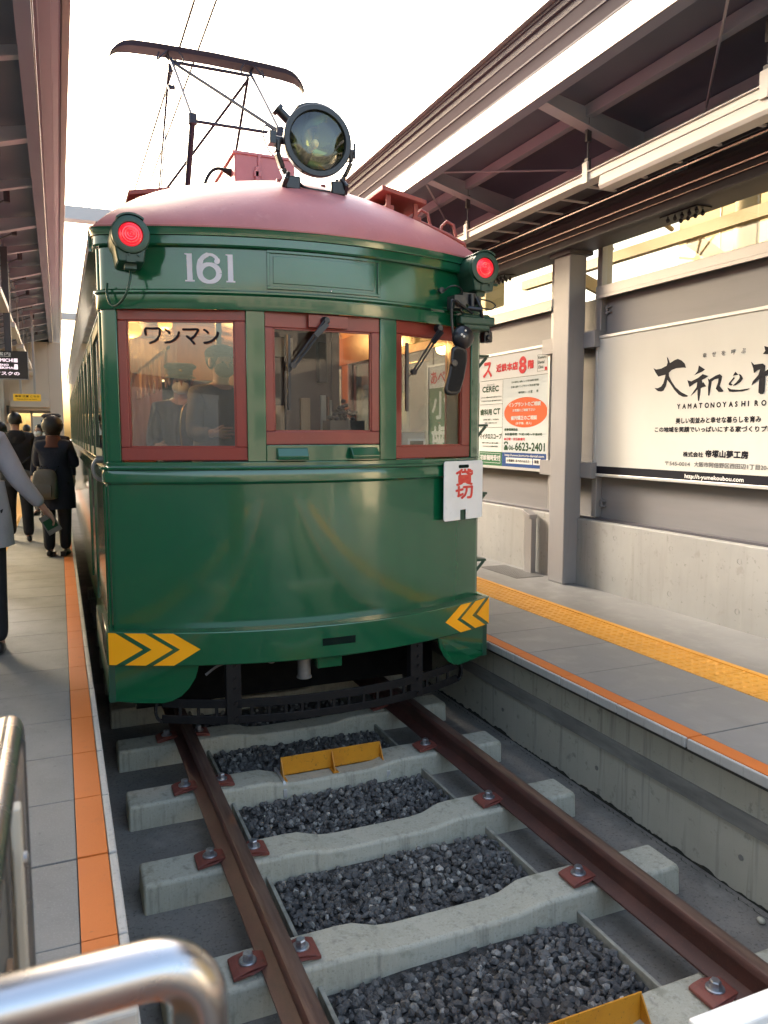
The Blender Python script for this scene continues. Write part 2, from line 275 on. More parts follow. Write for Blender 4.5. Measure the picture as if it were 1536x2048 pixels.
# ---------------------------------------------------------------- mesh building
class MB:
    def __init__(self):
        self.v, self.f = [], []
    def add(self, vs, fs):
        n = len(self.v)
        self.v += [tuple(p) for p in vs]
        self.f += [tuple(i + n for i in f) for f in fs]
        return self
    def box(self, a, b):
        x0, y0, z0 = a; x1, y1, z1 = b
        return self.add([(x0,y0,z0),(x1,y0,z0),(x1,y1,z0),(x0,y1,z0),(x0,y0,z1),(x1,y0,z1),(x1,y1,z1),(x0,y1,z1)],
                        [(0,3,2,1),(4,5,6,7),(0,1,5,4),(1,2,6,5),(2,3,7,6),(3,0,4,7)])
    def bar(self, p0, p1, w_, h_, up=(0,0,1)):            # rectangular bar between two points
        p0, p1 = Vector(p0), Vector(p1)
        d = (p1 - p0).normalized()
        u = Vector(up)
        if abs(d.dot(u)) > 0.99: u = Vector((0,1,0))
        s = d.cross(u).normalized() * (w_ / 2)
        t_ = s.cross(d).normalized() * (h_ / 2)
        vs = []
        for p in (p0, p1):
            vs += [p - s - t_, p + s - t_, p + s + t_, p - s + t_]
        return self.add(vs, [(0,1,2,3),(7,6,5,4),(0,4,5,1),(1,5,6,2),(2,6,7,3),(3,7,4,0)])
    def tube(self, pts, r, n=10, caps=True):
        pts = [Vector(p) for p in pts]
        rs = r if isinstance(r, (list, tuple)) else [r] * len(pts)
        rings, prev = [], None
        for i, p in enumerate(pts):
            d = (pts[min(i+1, len(pts)-1)] - pts[max(i-1, 0)])
            d = d.normalized() if d.length > 1e-9 else Vector((0,0,1))
            if prev is None:
                u = Vector((0,0,1)) if abs(d.z) < 0.9 else Vector((1,0,0))
                s = d.cross(u).normalized()
            else:
                s = (prev - d * prev.dot(d)).normalized()
            prev = s
            t_ = s.cross(d)
            rings.append([p + (s * math.cos(2*math.pi*k/n) + t_ * math.sin(2*math.pi*k/n)) * rs[i] for k in range(n)])
        vs = [q for rg in rings for q in rg]
        fs = []
        for i in range(len(pts) - 1):
            for k in range(n):
                a, b = i*n + k, i*n + (k+1) % n
                fs.append((a, b, b + n, a + n))
        if caps:
            fs.append(tuple(range(n))[::-1])
            fs.append(tuple((len(pts)-1)*n + k for k in range(n)))
        return self.add(vs, fs)
    def cyl(self, p0, p1, r0, r1=None, n=20):
        return self.tube([p0, p1], [r0, r0 if r1 is None else r1], n)
    def lathe(self, prof, origin, axis=(0,-1,0), n=32):   # prof: (distance along axis, radius)
        o, a = Vector(origin), Vector(axis).normalized()
        u = Vector((0,0,1)) if abs(a.z) < 0.9 else Vector((1,0,0))
        s = a.cross(u).normalized(); t_ = s.cross(a)
        vs = [o + a*h + (s*math.cos(2*math.pi*k/n) + t_*math.sin(2*math.pi*k/n))*r for h, r in prof for k in range(n)]
        fs = []
        for i in range(len(prof) - 1):
            for k in range(n):
                a_, b_ = i*n + k, i*n + (k+1) % n
                fs.append((a_, b_, b_ + n, a_ + n))
        return self.add(vs, fs)
    def ball(self, c, r, n=12, m=8, zmin=-1.0):
        rx, ry, rz = r if isinstance(r, (tuple, list)) else (r, r, r)
        vs, fs = [], []
        for i in range(m + 1):
            ph = -math.pi/2 + math.pi * i / m
            z = math.sin(ph)
            if z < zmin: z = zmin
            cr = math.sqrt(max(0, 1 - z*z))
            for k in range(n):
                a = 2*math.pi*k/n
                vs.append((c[0] + rx*cr*math.cos(a), c[1] + ry*cr*math.sin(a), c[2] + rz*z))
        for i in range(m):
            for k in range(n):
                a, b = i*n + k, i*n + (k+1) % n
                fs.append((a, b, b + n, a + n))
        return self.add(vs, fs)
    def prism(self, poly, fn, d0, d1):                    # 2-D polygon mapped by fn(a, b, d) and given thickness d0..d1
        n = len(poly)
        vs = [fn(a, b, d0) for a, b in poly] + [fn(a, b, d1) for a, b in poly]
        fs = [tuple(range(n)), tuple(range(2*n - 1, n - 1, -1))]
        fs += [(i, i + n, (i+1) % n + n, (i+1) % n) for i in range(n)]
        return self.add(vs, fs)
    def loft(self, rings, caps=True, closed=True):
        n = len(rings[0])
        vs = [p for rg in rings for p in rg]
        fs = []
        for i in range(len(rings) - 1):
            for k in range(n if closed else n - 1):
                a, b = i*n + k, i*n + (k+1) % n
                fs.append((a, b, b + n, a + n))
        if caps:
            fs.append(tuple(range(n))[::-1]); fs.append(tuple((len(rings)-1)*n + k for k in range(n)))
        return self.add(vs, fs)
    def mesh(self, name):
        me = bpy.data.meshes.new(name)
        me.from_pydata(self.v, [], self.f)
        me.validate()
        bm = bmesh.new(); bm.from_mesh(me)
        bmesh.ops.recalc_face_normals(bm, faces=bm.faces)
        bm.to_mesh(me); bm.free()
        return me
    def build(self, name, m, parent=None, bevel=0.0, smooth=None, seg=2):
        me = self.mesh(name)
        return put(name, me, m, parent, bevel, smooth, seg)

def put(name, me, m, parent=None, bevel=0.0, smooth=None, seg=2):
    ms = m if isinstance(m, (list, tuple)) else [m]
    for x in ms:
        me.materials.append(M[x] if isinstance(x, str) else x)
    o = bpy.data.objects.new(name, me)
    COL.objects.link(o)
    if smooth is not None:
        for p in me.polygons: p.use_smooth = True
        me.set_sharp_from_angle(angle=rad(smooth))
    if bevel:
        b = o.modifiers.new('bevel', 'BEVEL')
        b.width = bevel; b.segments = seg; b.limit_method = 'ANGLE'; b.angle_limit = rad(35)
    if parent is not None: adopt(o, parent)
    return o

def wmat(o):
    m = o.matrix_basis.copy()
    if o.parent: m = wmat(o.parent) @ o.matrix_parent_inverse @ m
    return m
def adopt(o, parent):
    o.parent = parent
    o.matrix_parent_inverse = wmat(parent).inverted()
    return o
def empty(name, loc):
    o = bpy.data.objects.new(name, None)
    o.empty_display_size = 0.2
    o.location = loc
    COL.objects.link(o)
    return o
def tag(o, label, cat, group=None):
    o['label'] = label; o['category'] = cat
    if group: o['group'] = group
    return o
def thing(name, loc, label, cat, group=None):
    return tag(empty(name, loc), label, cat, group)
def struct(o):
    o['kind'] = 'structure'
    return o
def stuff(o):
    o['kind'] = 'stuff'
    return o
def copy_thing(src, delta, label, group=None):
    kids_of = lambda o: [x for x in bpy.data.objects if x.parent == o]
    def rec(o, par):
        kk = kids_of(o)
        inv = o.matrix_parent_inverse.copy()
        c = o.copy(); COL.objects.link(c)
        if par is not None:
            c.parent = par
            c.matrix_parent_inverse = inv
        for ch in kk: rec(ch, c)
        return c
    c = rec(src, None)
    c.location = Vector(src.location) + Vector(delta)
    c['label'] = label
    if group: c['group'] = group
    return c

# text: 2-D glyph outlines as mesh data (verts, faces), scaled to a height and optionally a width
def glyphs(body, height, width=None, bold=0.0):
    cu = bpy.data.curves.new('lettering', 'FONT')
    cu.body = body
    cu.size = 1.0
    cu.resolution_u = 3
    o = bpy.data.objects.new('lettering', cu)
    COL.objects.link(o)
    dg = bpy.context.evaluated_depsgraph_get()
    me = bpy.data.meshes.new_from_object(o.evaluated_get(dg))
    vs = [(v.co.x, v.co.y) for v in me.vertices]
    fs = [tuple(p.vertices) for p in me.polygons]
    bpy.data.objects.remove(o); bpy.data.curves.remove(cu); bpy.data.meshes.remove(me)
    if not vs: return [], []
    x0, x1 = min(p[0] for p in vs), max(p[0] for p in vs)
    y0, y1 = min(p[1] for p in vs), max(p[1] for p in vs)
    sy = height / max(1e-6, y1 - y0)
    sx = (width / max(1e-6, x1 - x0)) if width else sy
    return [((x - x0) * sx, (y - y0) * sy) for x, y in vs], fs
def text_on(mb, body, fn, a, b, height, width=None, bold=0.0, d=0.001):
    """letters with lower left corner at (a, b) on the surface fn(a, b, d); bold repeats the outline a hair apart"""
    vs, fs = glyphs(body, height, width)
    offs = [(0, 0)] if not bold else [(0, 0), (bold, 0), (-bold, 0), (0, bold), (0, -bold)]
    for k, (ox, oy) in enumerate(offs):
        mb.add([fn(a + x + ox, b + y + oy, d + 0.0003 * k) for x, y in vs], fs)
def brush(mb, pts, wid, fn, d=0.001, closed=False, cap=True):
    """a stroke of varying width along 2-D points, round ended"""
    n = len(pts)
    ws = wid if isinstance(wid, (list, tuple)) else [wid] * n
    L, R = [], []
    for i in range(n):
        a = Vector(pts[max(i-1, 0)]); c = Vector(pts[min(i+1, n-1)])
        t_ = (c - a).normalized(); nn = Vector((-t_.y, t_.x)) * ws[i] / 2
        p = Vector(pts[i]); L.append(p + nn); R.append(p - nn)
    vs = [fn(p.x, p.y, d) for p in L] + [fn(p.x, p.y, d) for p in R]
    fs = [(i, i+1, n+i+1, n+i) for i in range(n-1)]
    mb.add(vs, fs)
    if cap:
        for i, s in ((0, -1), (n-1, 1)):
            a = Vector(pts[max(i-1, 0)]); c = Vector(pts[min(i+1, n-1)])
            t_ = (c - a).normalized() * s; nn = Vector((-t_.y, t_.x))
            p = Vector(pts[i]); r = ws[i] / 2
            arc = [p + nn*r*math.cos(q) + t_*r*math.sin(q) for q in [math.pi*k/6 for k in range(7)]]
            mb.add([fn(q.x, q.y, d) for q in arc], [tuple(range(7))])
def smooth_path(pts, k=4):
    out = []
    P = [Vector(p) for p in pts]
    for i in range(len(P) - 1):
        p0, p1, p2, p3 = P[max(i-1, 0)], P[i], P[i+1], P[min(i+2, len(P)-1)]
        for j in range(k):
            t_ = j / k
            out.append(0.5 * ((2*p1) + (-p0 + p2)*t_ + (2*p0 - 5*p1 + 4*p2 - p3)*t_*t_ + (-p0 + 3*p1 - 3*p2 + p3)*t_**3))
    out.append(P[-1])
    return out

# ================================================================ THE SETTING
YCN = 0.6                       # near end of the canopies; the end of the track behind the camera is open to the sky
ZP = 0.38                       # platform top above rail top
ZB = -0.30                      # track bed floor
XE = 1.307                      # platform edge
YN, YF = -9.0, 26.0             # near and far end of the station

struct(MB().add([(-400,-400,-0.9),(400,-400,-0.9),(400,400,-0.9),(-400,400,-0.9)], [(0,1,2,3)]).build('ground', 'asphalt'))
struct(MB().box((-1.44, YN, -0.6), (1.44, 60, ZB)).build('track_bed', 'bed'))

# ---- sleepers with rail clips, rails
SL0, SLD = 1.73, 0.793
def sleeper_mesh():
    st = [(-1.17,.100,.118,-.175), (-1.16,.108,.122,-.165), (-.46,.108,.122,-.165), (-.40,.106,.120,-.168), (-.30,.094,.112,-.196), (-.22,.090,.108,-.203), (.22,.090,.108,-.203), (.30,.094,.112,-.196), (.40,.106,.120,-.168), (.46,.108,.122,-.165), (1.16,.108,.122,-.165), (1.17,.100,.118,-.175)]
    rings = []
    for x, a, b, z in st:
        c = .012
        rings.append([(x,-b,-.42), (x,-a,z-c), (x,-a+c,z), (x,a-c,z), (x,a,z-c), (x,b,-.42)])
    return MB().loft(rings)
def clip_mesh(x, y, s):          # s = +1: the rail lies towards +x
    m = MB()
    prof = [(-.078,-.158), (-.078,-.144), (-.056,-.136), (-.018,-.128), (.042,-.131), (.056,-.134), (.056,-.143), (.0,-.146), (-.055,-.158)]
    n = len(prof)
    w0, w1 = .060, .045
    vs = []
    for sg in (-1, 1):
        for dx, z in prof:
            ww = w0 if dx < .03 else w1
            vs.append((x + s*dx, y + sg*ww, z))
    fs = [tuple(range(n)), tuple(range(2*n-1, n-1, -1))] + [(i, i+n, (i+1) % n + n, (i+1) % n) for i in range(n)]
    return m.add(vs, fs)
def bolt_mesh(x, y):
    m = MB().lathe([(0,0),(0,.034),(.006,.034),(.009,.030),(.009,0)], (x, y, -.132), (0,0,1), 20)
    pts = [(x + .021*math.cos(math.pi/3*k + .3), y + .021*math.sin(math.pi/3*k + .3)) for k in range(6)]
    vs = [(a, b, -.123) for a, b in pts] + [(a, b, -.102) for a, b in pts] + [(x + (a-x)*.82, y + (b-y)*.82, -.097) for a, b in pts]
    fs = [(i, (i+1) % 6, (i+1) % 6 + 6, i + 6) for i in range(6)] + [(i+6, (i+1) % 6 + 6, (i+1) % 6 + 12, i + 12) for i in range(6)] + [tuple(range(12, 18))]
    return m.add(vs, fs)
CLIPX = [(-.755-.093, 1), (-.755+.090, -1), (.755-.090, 1), (.755+.093, -1)]
def make_sleeper(y):
    t = thing('sleeper', (0, y, ZB), 'x', 'railway sleeper', 'concrete sleepers under the rails')
    sm = MB(); sm.v = [(a, b + y, c) for a, b, c in sleeper_mesh().v]; sm.f = sleeper_mesh().f
    sm.build('sleeper_block', 'sleeper', t, bevel=.006)
    for x, s in CLIPX:
        c = clip_mesh(x, y-.022, s).build('rail_clip', 'clip', t, bevel=.003)
        bolt_mesh(x - s*.012, y-.022).build('bolt', 'bolt', c, smooth=30)
        MB().box((x - s*.03 - .04, y-.075, -.165), (x - s*.03 + .04, y+.03, -.157)).build('rubber_pad', 'edging', c)
    return t
sl_labels = ['concrete sleeper nearest the camera, carrying the lower yellow plate',
             'second concrete sleeper from the camera, whole and between two ballast bays',
             'third concrete sleeper from the camera, halfway to the yellow plate by the tram',
             'concrete sleeper just before the tram with the upright yellow plate strapped on',
             'concrete sleeper in shadow under the front of the tram']
proto = make_sleeper(SL0 + .205)
proto['label'] = sl_labels[0]
for k in range(1, 12):
    copy_thing(proto, (0, k*SLD, 0), sl_labels[k] if k < 5 else 'concrete sleeper hidden in the dark below the tram body')
copy_thing(proto, (0, -SLD, 0), 'concrete sleeper just below the lower edge of the view')

def rail(x, label):
    t = thing('rail', (x, 2.0, -.153), label, 'rail')
    half = [(.0635,-.153),(.0635,-.144),(.030,-.131),(.0085,-.118),(.0075,-.050),(.012,-.040),(.0325,-.032),(.0325,-.009),(.027,-.002)]
    prof = half + [(-a, b) for a, b in half[::-1]]
    MB().loft([[(x + a, y, b) for a, b in prof] for y in (YN, -3.2, 4.2, 24.0)]).build('rail_profile', 'rust', t, smooth=40)
    top = [(-.027,-.002),(-.02,.0005),(.02,.0005),(.027,-.002)]
    MB().loft([[(x + a, y, b + .0015) for a, b in top] for y in (YN, 24.0)]).build('running_surface', 'railtop', t, smooth=40)
    return t
rail(-.755, 'rusty brown rail on the left of the track, beside the shaded platform edge')
rail(.755, 'rusty brown rail on the right of the track, running to the lower right corner')

# ---- ballast bays with thin concrete edging
def stone(rng, c, r):
    bm = bmesh.new()
    bmesh.ops.create_icosphere(bm, subdivisions=1, radius=1.0)
    sx, sy, sz = r*rng.uniform(.75,1.35), r*rng.uniform(.7,1.2), r*rng.uniform(.55,.95)
    rot = Matrix.Rotation(rng.uniform(0,6.3), 3, Vector((rng.uniform(-1,1), rng.uniform(-1,1), rng.uniform(-1,1)+.01)).normalized())
    for v in bm.verts:
        k = rng.uniform(.72, 1.12)
        p = Vector((v.co.x*sx*k, v.co.y*sy*k, v.co.z*sz*k))
        v.co = rot @ p
    for _ in range(3):                                   # crushed facets
        n = Vector((rng.uniform(-1,1), rng.uniform(-1,1), rng.uniform(-1,1))).normalized()
        for v in bm.verts:
            d = v.co.dot(n) - r*.55
            if d > 0: v.co -= n*d
    vs = [(v.co.x + c[0], v.co.y + c[1], v.co.z + c[2]) for v in bm.verts]
    fs = [tuple(v.index for v in f.verts) for f in bm.faces]
    bm.free()
    return vs, fs
rng = random.Random(3)
lib = [stone(rng, (0,0,0), 1.0) for _ in range(70)]
ms = [MB(), MB(), MB(), MB()]
for k in range(-1, 7):
    y0, y1 = SL0 + .205 + k*SLD + .125, SL0 + .205 + (k+1)*SLD - .125
    near = k < 4
    n = 1750 if k <= 1 else (1350 if near else 300)
    for i in range(n):
        layer = i % 3
        x = rng.uniform(-.575, .565); y = rng.uniform(y0+.005, y1-.005)
        r = rng.choice((.012,.015,.018,.020,.022,.026))
        z = -.304 + .013*layer + rng.uniform(0,.010) + .006*math.sin(3*x+2*y) + .012*max(0, 1-abs(y-(y0+y1)/2)/.27)
        vs, fs = lib[rng.randrange(70)]
        a = rng.uniform(0, 6.28); ca, sa = math.cos(a), math.sin(a)
        q = rng.random()
        mm = ms[0] if q < .48 else ms[1] if q < .87 else ms[2] if q < .985 else ms[3]
        mm.add([(x + r*(p[0]*ca - p[1]*sa), y + r*(p[0]*sa + p[1]*ca), z + r*p[2]) for p in vs], fs)
bl = MB(); idx = []
for i, m in enumerate(ms):
    idx += [i]*len(m.f); bl.add(m.v, m.f)
st_mats = [mat('dark crushed stone', (0.075,0.070,0.066), .7, layers=[(60,.4,.7,(0.065,0.064,0.066),.8)], bump=[(200,.3,.003)]),
           mat('grey crushed stone', (0.135,0.127,0.118), .7, layers=[(60,.4,.7,(0.05,0.05,0.052),.8)], bump=[(200,.3,.003)]),
           mat('light grey crushed stone', (0.28,0.265,0.24), .65, layers=[(70,.4,.7,(0.085,0.083,0.08),.8)], bump=[(200,.3,.003)]),
           mat('pale crushed stone', (0.42,0.40,0.36), .55, layers=[(70,.4,.7,(0.16,0.155,0.15),.8)])]
me = bpy.data.meshes.new('ballast'); me.from_pydata(bl.v, [], bl.f)
for i, p in enumerate(me.polygons): p.material_index = idx[i]
stuff(put('ballast', me, st_mats))
stuff(MB().box((-.585, .4, -.33), (.575, 8.2, -.292)).build('ballast_sand', 'grit'))
ek = 0
for k in range(-1, 5):
    y0, y1 = SL0 + .205 + k*SLD + .112, SL0 + .205 + (k+1)*SLD - .112
    for x in (-.605, .59):
        e = MB().box((x-.009, y0, ZB-.02), (x+.009, y1, -.243)).build('trough_edging', 'edging', bevel=.003)
        side = 'left' if x < 0 else 'right'
        tag(e, 'thin edging strip on the %s side of %s' % (side, ['the ballast bay below the view', 'the nearest ballast bay', 'the second ballast bay', 'the third ballast bay, before the yellow plate', 'the shaded ballast bay beyond the yellow plate', 'the dark ballast bay under the tram'][k+1]), 'edging', 'edging strips of the ballast bays')

# ---- yellow plates strapped to two sleepers
def yellow_plate(y, x0, x1, label):
    t = thing('yellow_plate', ((x0+x1)/2, y, -.165), label, 'steel plate')
    MB().box((x0, y-.003, -.200), (x1, y+.003, -.082)).box((x0, y-.003, -.200), (x1, y+.05, -.193)).build('plate', 'yplate', t, bevel=.0015)
    for x in (x0+.003, (x0+x1)/2, x1-.003):
        g = MB()
        g.prism([(y-.005, -.196), (y-.075, -.196), (y-.005, -.090)], lambda a, b, d: (x+d, a, b), -.003, .003)
        g.box((x-.018, y-.085, -.200), (x+.018, y-.006, -.196))
        g.build('gusset', 'yplate', t)
    for x in (x0-.006, x1+.006):
        b = MB()
        zt = -.190 if abs(x) < .32 else -.184
        b.loft([[(x-.007, yy, zz), (x+.007, yy, zz), (x+.007, yy2, zz2), (x-.007, yy2, zz2)] for yy, zz, yy2, zz2 in
                [(y+.115,-.40,y+.112,-.40),(y+.108,zt+.004,y+.105,zt+.001),(y-.10,zt+.004,y-.10,zt),(y-.112,zt-.01,y-.108,zt-.01),(y-.125,-.40,y-.122,-.40)]])
        sb = b.build('strap', 'steelband', t)
        MB().box((x-.011, y-.128, -.275), (x+.011, y-.114, -.225)).build('buckle', 'steelband', sb, bevel=.002)
    return t
yellow_plate(4.335, -.29, .355, 'worn yellow steel plate strapped upright on the sleeper just before the tram')
yellow_plate(1.955, -.29, .355, 'yellow steel plate at the bottom edge, on the nearest sleeper')

# ---- platforms
def platform(side):
    s = side
    nm = 'platform_right' if s > 0 else 'platform_left'
    xb = s*1.42
    mm = MB()
    mm.box((min(xb, s*7), YN, -.6), (max(xb, s*7), YF, ZP-.082))
    base = struct(mm.build(nm, 'pwall'))
    b2 = MB().box((min(s*1.402, xb), YN, +.025), (max(s*1.402, xb), YF, .108)).build('wall_band', 'pband', base)
    # kerb stones
    k = MB()
    ys = [2.75 + (.515 if s > 0 else .477)*i for i in range(-24, 48)]
    for a, b in zip(ys, ys[1:]):
        g = .003
        big = abs(a - 2.75) < .01
        x0, x1 = (s*1.307, s*(1.324 if s > 0 else 1.335))
        k.box((min(x0,x1), a+g+(.006 if big else 0), ZP-.052), (max(x0,x1), b-g, ZP))
        k.box((min(x1,s*1.44), a+g, ZP-.052), (max(x1,s*1.44), b-g, ZP-.012))
    MB().box((min(s*1.345,s*1.42), YN, ZP-.083), (max(s*1.345,s*1.42), YF, ZP-.0525)).build('undercut_shade', 'joint', base)  # dark strip below the kerb, shade of the undercut put into its colour
    k.build('kerb_stone', 'coping', base, bevel=.006)
    o = MB(); p = MB()
    xo0, xo1 = s*(1.326 if s > 0 else 1.337), s*(1.414 if s > 0 else 1.437)
    for a, b in zip(ys, ys[1:]):
        g = .0018 if abs(a - 2.75) > .01 else .009
        o.box((min(xo0,xo1), a+g, ZP-.03), (max(xo0,xo1), b-.0018, ZP+.0015))
        xs = [s*(1.420 if s > 0 else 1.440), s*2.10] if s > 0 else [s*1.440, s*2.10]
        p.box((min(xs), a+g, ZP-.03), (max(xs), b-.0018, ZP))
    o.build('edge_stripe', 'orange', base, bevel=.002)
    p.build('paving', 'paving_r' if s > 0 else 'paving', base, bevel=.0025)
    tl = MB()
    yk = 2.77 - .33*30
    while yk < YF - .4:
        x0, x1 = s*2.105, s*2.425
        tl.box((min(x0,x1), yk+.0035, ZP-.03), (max(x0,x1), yk+.3265, ZP+.001))
        tl.box((min(s*2.43,s*2.475), yk+.004, ZP-.03), (max(s*2.43,s*2.475), yk+.326, ZP+.006))
        if -1 < yk < 15:
            nd = 5
            for i in range(nd):
                for j in range(nd):
                    cx, cy_ = s*(2.105 + .32*(i+.5)/nd), yk + .33*(j+.5)/nd
                    tl.lathe([(0,.020),(.004,.016),(.006,.010),(.0063,0)], (cx, cy_, ZP+.001), (0,0,1), 10)
        yk += .33
    tl.build('tactile_paving', 'tactile', base)
    MB().box((min(s*2.479, s*6.9), YN, ZP-.03), (max(s*2.479, s*6.9), YF, ZP)).build('rear_paving', 'paving_r', base)
    MB().box((min(s*1.42, s*2.48), YN, ZP-.08), (max(s*1.42, s*2.48), YF, ZP-.012)).build('joint_bed', 'joint', base)
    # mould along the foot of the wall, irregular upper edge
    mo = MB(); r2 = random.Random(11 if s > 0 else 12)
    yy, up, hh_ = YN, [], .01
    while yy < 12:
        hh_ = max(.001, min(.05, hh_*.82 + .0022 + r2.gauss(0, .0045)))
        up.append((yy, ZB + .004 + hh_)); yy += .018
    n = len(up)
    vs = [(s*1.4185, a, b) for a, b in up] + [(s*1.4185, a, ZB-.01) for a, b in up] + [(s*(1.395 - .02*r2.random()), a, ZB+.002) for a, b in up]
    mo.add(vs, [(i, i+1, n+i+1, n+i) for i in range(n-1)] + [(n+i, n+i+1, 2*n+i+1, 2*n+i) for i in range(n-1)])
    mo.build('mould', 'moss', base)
    ho = MB()
    for i in range(-3, 16):
        ho.cyl((s*1.424, .4 + 1.05*i, -.12), (s*1.4165, .4 + 1.05*i, -.12), .014, n=14)
    ho.build('tie_holes', 'pband', base)
    return base
platform(1)
platform(-1)

# ---- right hand wall: concrete base, grey panels, glazing, posts
XW = 3.2
t = thing('concrete_wall', (XW, 8, ZP), 'low bare concrete wall with tie holes behind the right platform', 'wall')
mm = MB()
ys = [YN, -4.4, -1.7, 1.0, 3.85, 6.55, 9.25, 11.95, 14.65, 17.35, 20.05, YF]
for a, b in zip(ys, ys[1:]):
    if a in (-1.7, -4.4): continue            # gap added so the tram paint mirrors the added pale wall outside
    mm.box((XW, a+.0025, ZP-.05), (XW+.22, b-.0025, 1.025))
mm.build('wall_slab', 'cwall', t, bevel=.006)
mm = MB()
for a in ys[3:]:
    for dy in (.35, 1.05, 1.75, 2.4):
        for z in (.52, .90):
            mm.lathe([(-.001, .021), (.012, .016), (.012, 0)], (XW - .0005, a + dy, z), (1,0,0), 14)
mm.build('tie_holes', 'hole', t)
t = thing('wall_panels', (3.36, 8, 1.03), 'dark grey metal wall panels between the concrete and the glazing', 'wall')
mm = MB()
pys = [YN, -5.6, -4.4, 1.0, 2.6, 6.02, 6.78, 9.66, 12.6, 15.5, 18.4, 21.3, YF]
for a, b in zip(pys, pys[1:]):
    if a == -4.4: continue  # same added gap, opens the view to the mirrored pale wall
    MB().box((3.36, a+.01, 1.03), (3.42, b-.01, 3.13)).build('panel', 'panel', t, bevel=.004)
MB().box((3.28, 1.0, 1.027), (3.37, YF, 1.045)).build('drip_flashing', 'deckedge', t)
mm = MB().box((3.26, 1.0, 3.13), (3.44, 6.05, 3.215)).box((3.26, 6.75, 3.13), (3.44, YF, 3.215)).box((3.255, 1.0, 3.10), (3.27, 6.05, 3.135)).box((3.255, 6.75, 3.10), (3.27, YF, 3.135))
mm.build('window_sill', 'sill', t, bevel=.004)
t = thing('wall_glazing', (3.36, 8, 3.215), 'long strip of clear glazing above the grey wall panels', 'window')
mm = MB()
for a, b in [(1.0,1.6),(1.62,4.32),(4.33,6.05),(6.78,9.7),(9.72,12.6),(12.62,15.5),(15.52,18.4),(18.42,YF)]:
    mm.box((3.355, a, 3.217), (3.363, b, 3.9))
mm.build('pane', 'glass_band', t)
for y in (6.05, 6.78):
    MB().box((3.30, y-.035, 1.05), (3.42, y+.035, 3.85)).build('window_post', 'sill', t, bevel=.004)
for y in (12.61, 18.41):
    MB().box((3.335, y-.025, 3.215), (3.385, y+.025, 3.9)).build('window_post', 'sill', t)
def column(x0, x1, y0, y1, z1, label):
    t = thing('steel_column', ((x0+x1)/2, (y0+y1)/2, ZP), label, 'column', 'columns carrying the canopies')
    MB().box((x0, y0, ZP), (x1, y1, z1)).build('shaft', 'steelgrey', t, bevel=.012, seg=3)
    MB().box((x0-.03, y0-.03, z1-.035), (x1+.05, y1+.03, z1)).build('cap_plate', 'dark', t)
    for z in (1.50, 2.735):
        MB().box((x1-.02, y0-.17, z-.075), (x1+.12, y0+.0, z+.075)).box((x1-.02, y1, z-.075), (x1+.12, y1+.42, z+.075)).build('bracket', 'steelgrey', t)
    return t
column(3.045, 3.235, 6.16, 6.42, 3.56, 'grey steel column between the two billboards on the right wall')
column(3.045, 3.235, 12.56, 12.82, 3.56, 'grey steel column farther along the right platform, behind the tram')
# junction boxes and hinges in the gap behind the column
t = thing('cable_box', (3.35, 6.12, 1.3), 'small dark cable boxes in the gap between the column and the large billboard', 'cable box')
MB().box((3.33, 6.04, 1.62), (3.358, 6.12, 1.74)).box((3.33, 6.05, 1.86), (3.358, 6.10, 2.2)).build('box', 'panel', t, bevel=.004)
MB().tube([(3.345,6.08,1.05),(3.345,6.08,1.62)], .012).tube([(3.345,6.08,1.74),(3.345,6.08,2.6)], .012).build('conduit', 'panel', t)
for z in (1.18, 3.0):
    h = MB().box((3.335, 5.93, z-.028), (3.36, 6.0, z-.018)).box((3.335, 5.93, z+.018), (3.36, 6.0, z+.028)).cyl((3.345,5.985,z-.04),(3.345,5.985,z+.04),.012)
    tag(h.build('panel_hinge', 'panel'), 'small steel hinge on the wall panel %s the large billboard' % ('below' if z < 2 else 'above'), 'hinge')
t = thing('bollard_post', (3.10, 6.85, ZP), 'short flat steel post with slanted top beside the column', 'post')
MB().prism([(6.80,ZP),(6.94,ZP),(6.94,1.02),(6.80,.96)], lambda a,b,d:(d,a,b), 3.10, 3.16).build('post', 'sill', t, bevel=.004)
MB().prism([(6.80,.961),(6.94,1.021),(6.94,1.05),(6.80,1.0)], lambda a,b,d:(d,a,b), 3.07, 3.17).build('slanted_top', 'sill', t, bevel=.004)
g = MB()
for i in range(14):
    g.box((2.80+.024*i, 6.6, ZP+.001), (2.812+.024*i, 7.35, ZP+.005))
for i in range(26):
    g.box((2.80, 6.6+.029*i, ZP+.0015), (3.124, 6.612+.029*i, ZP+.0045))
struct(g.build('floor_grate', 'grate'))

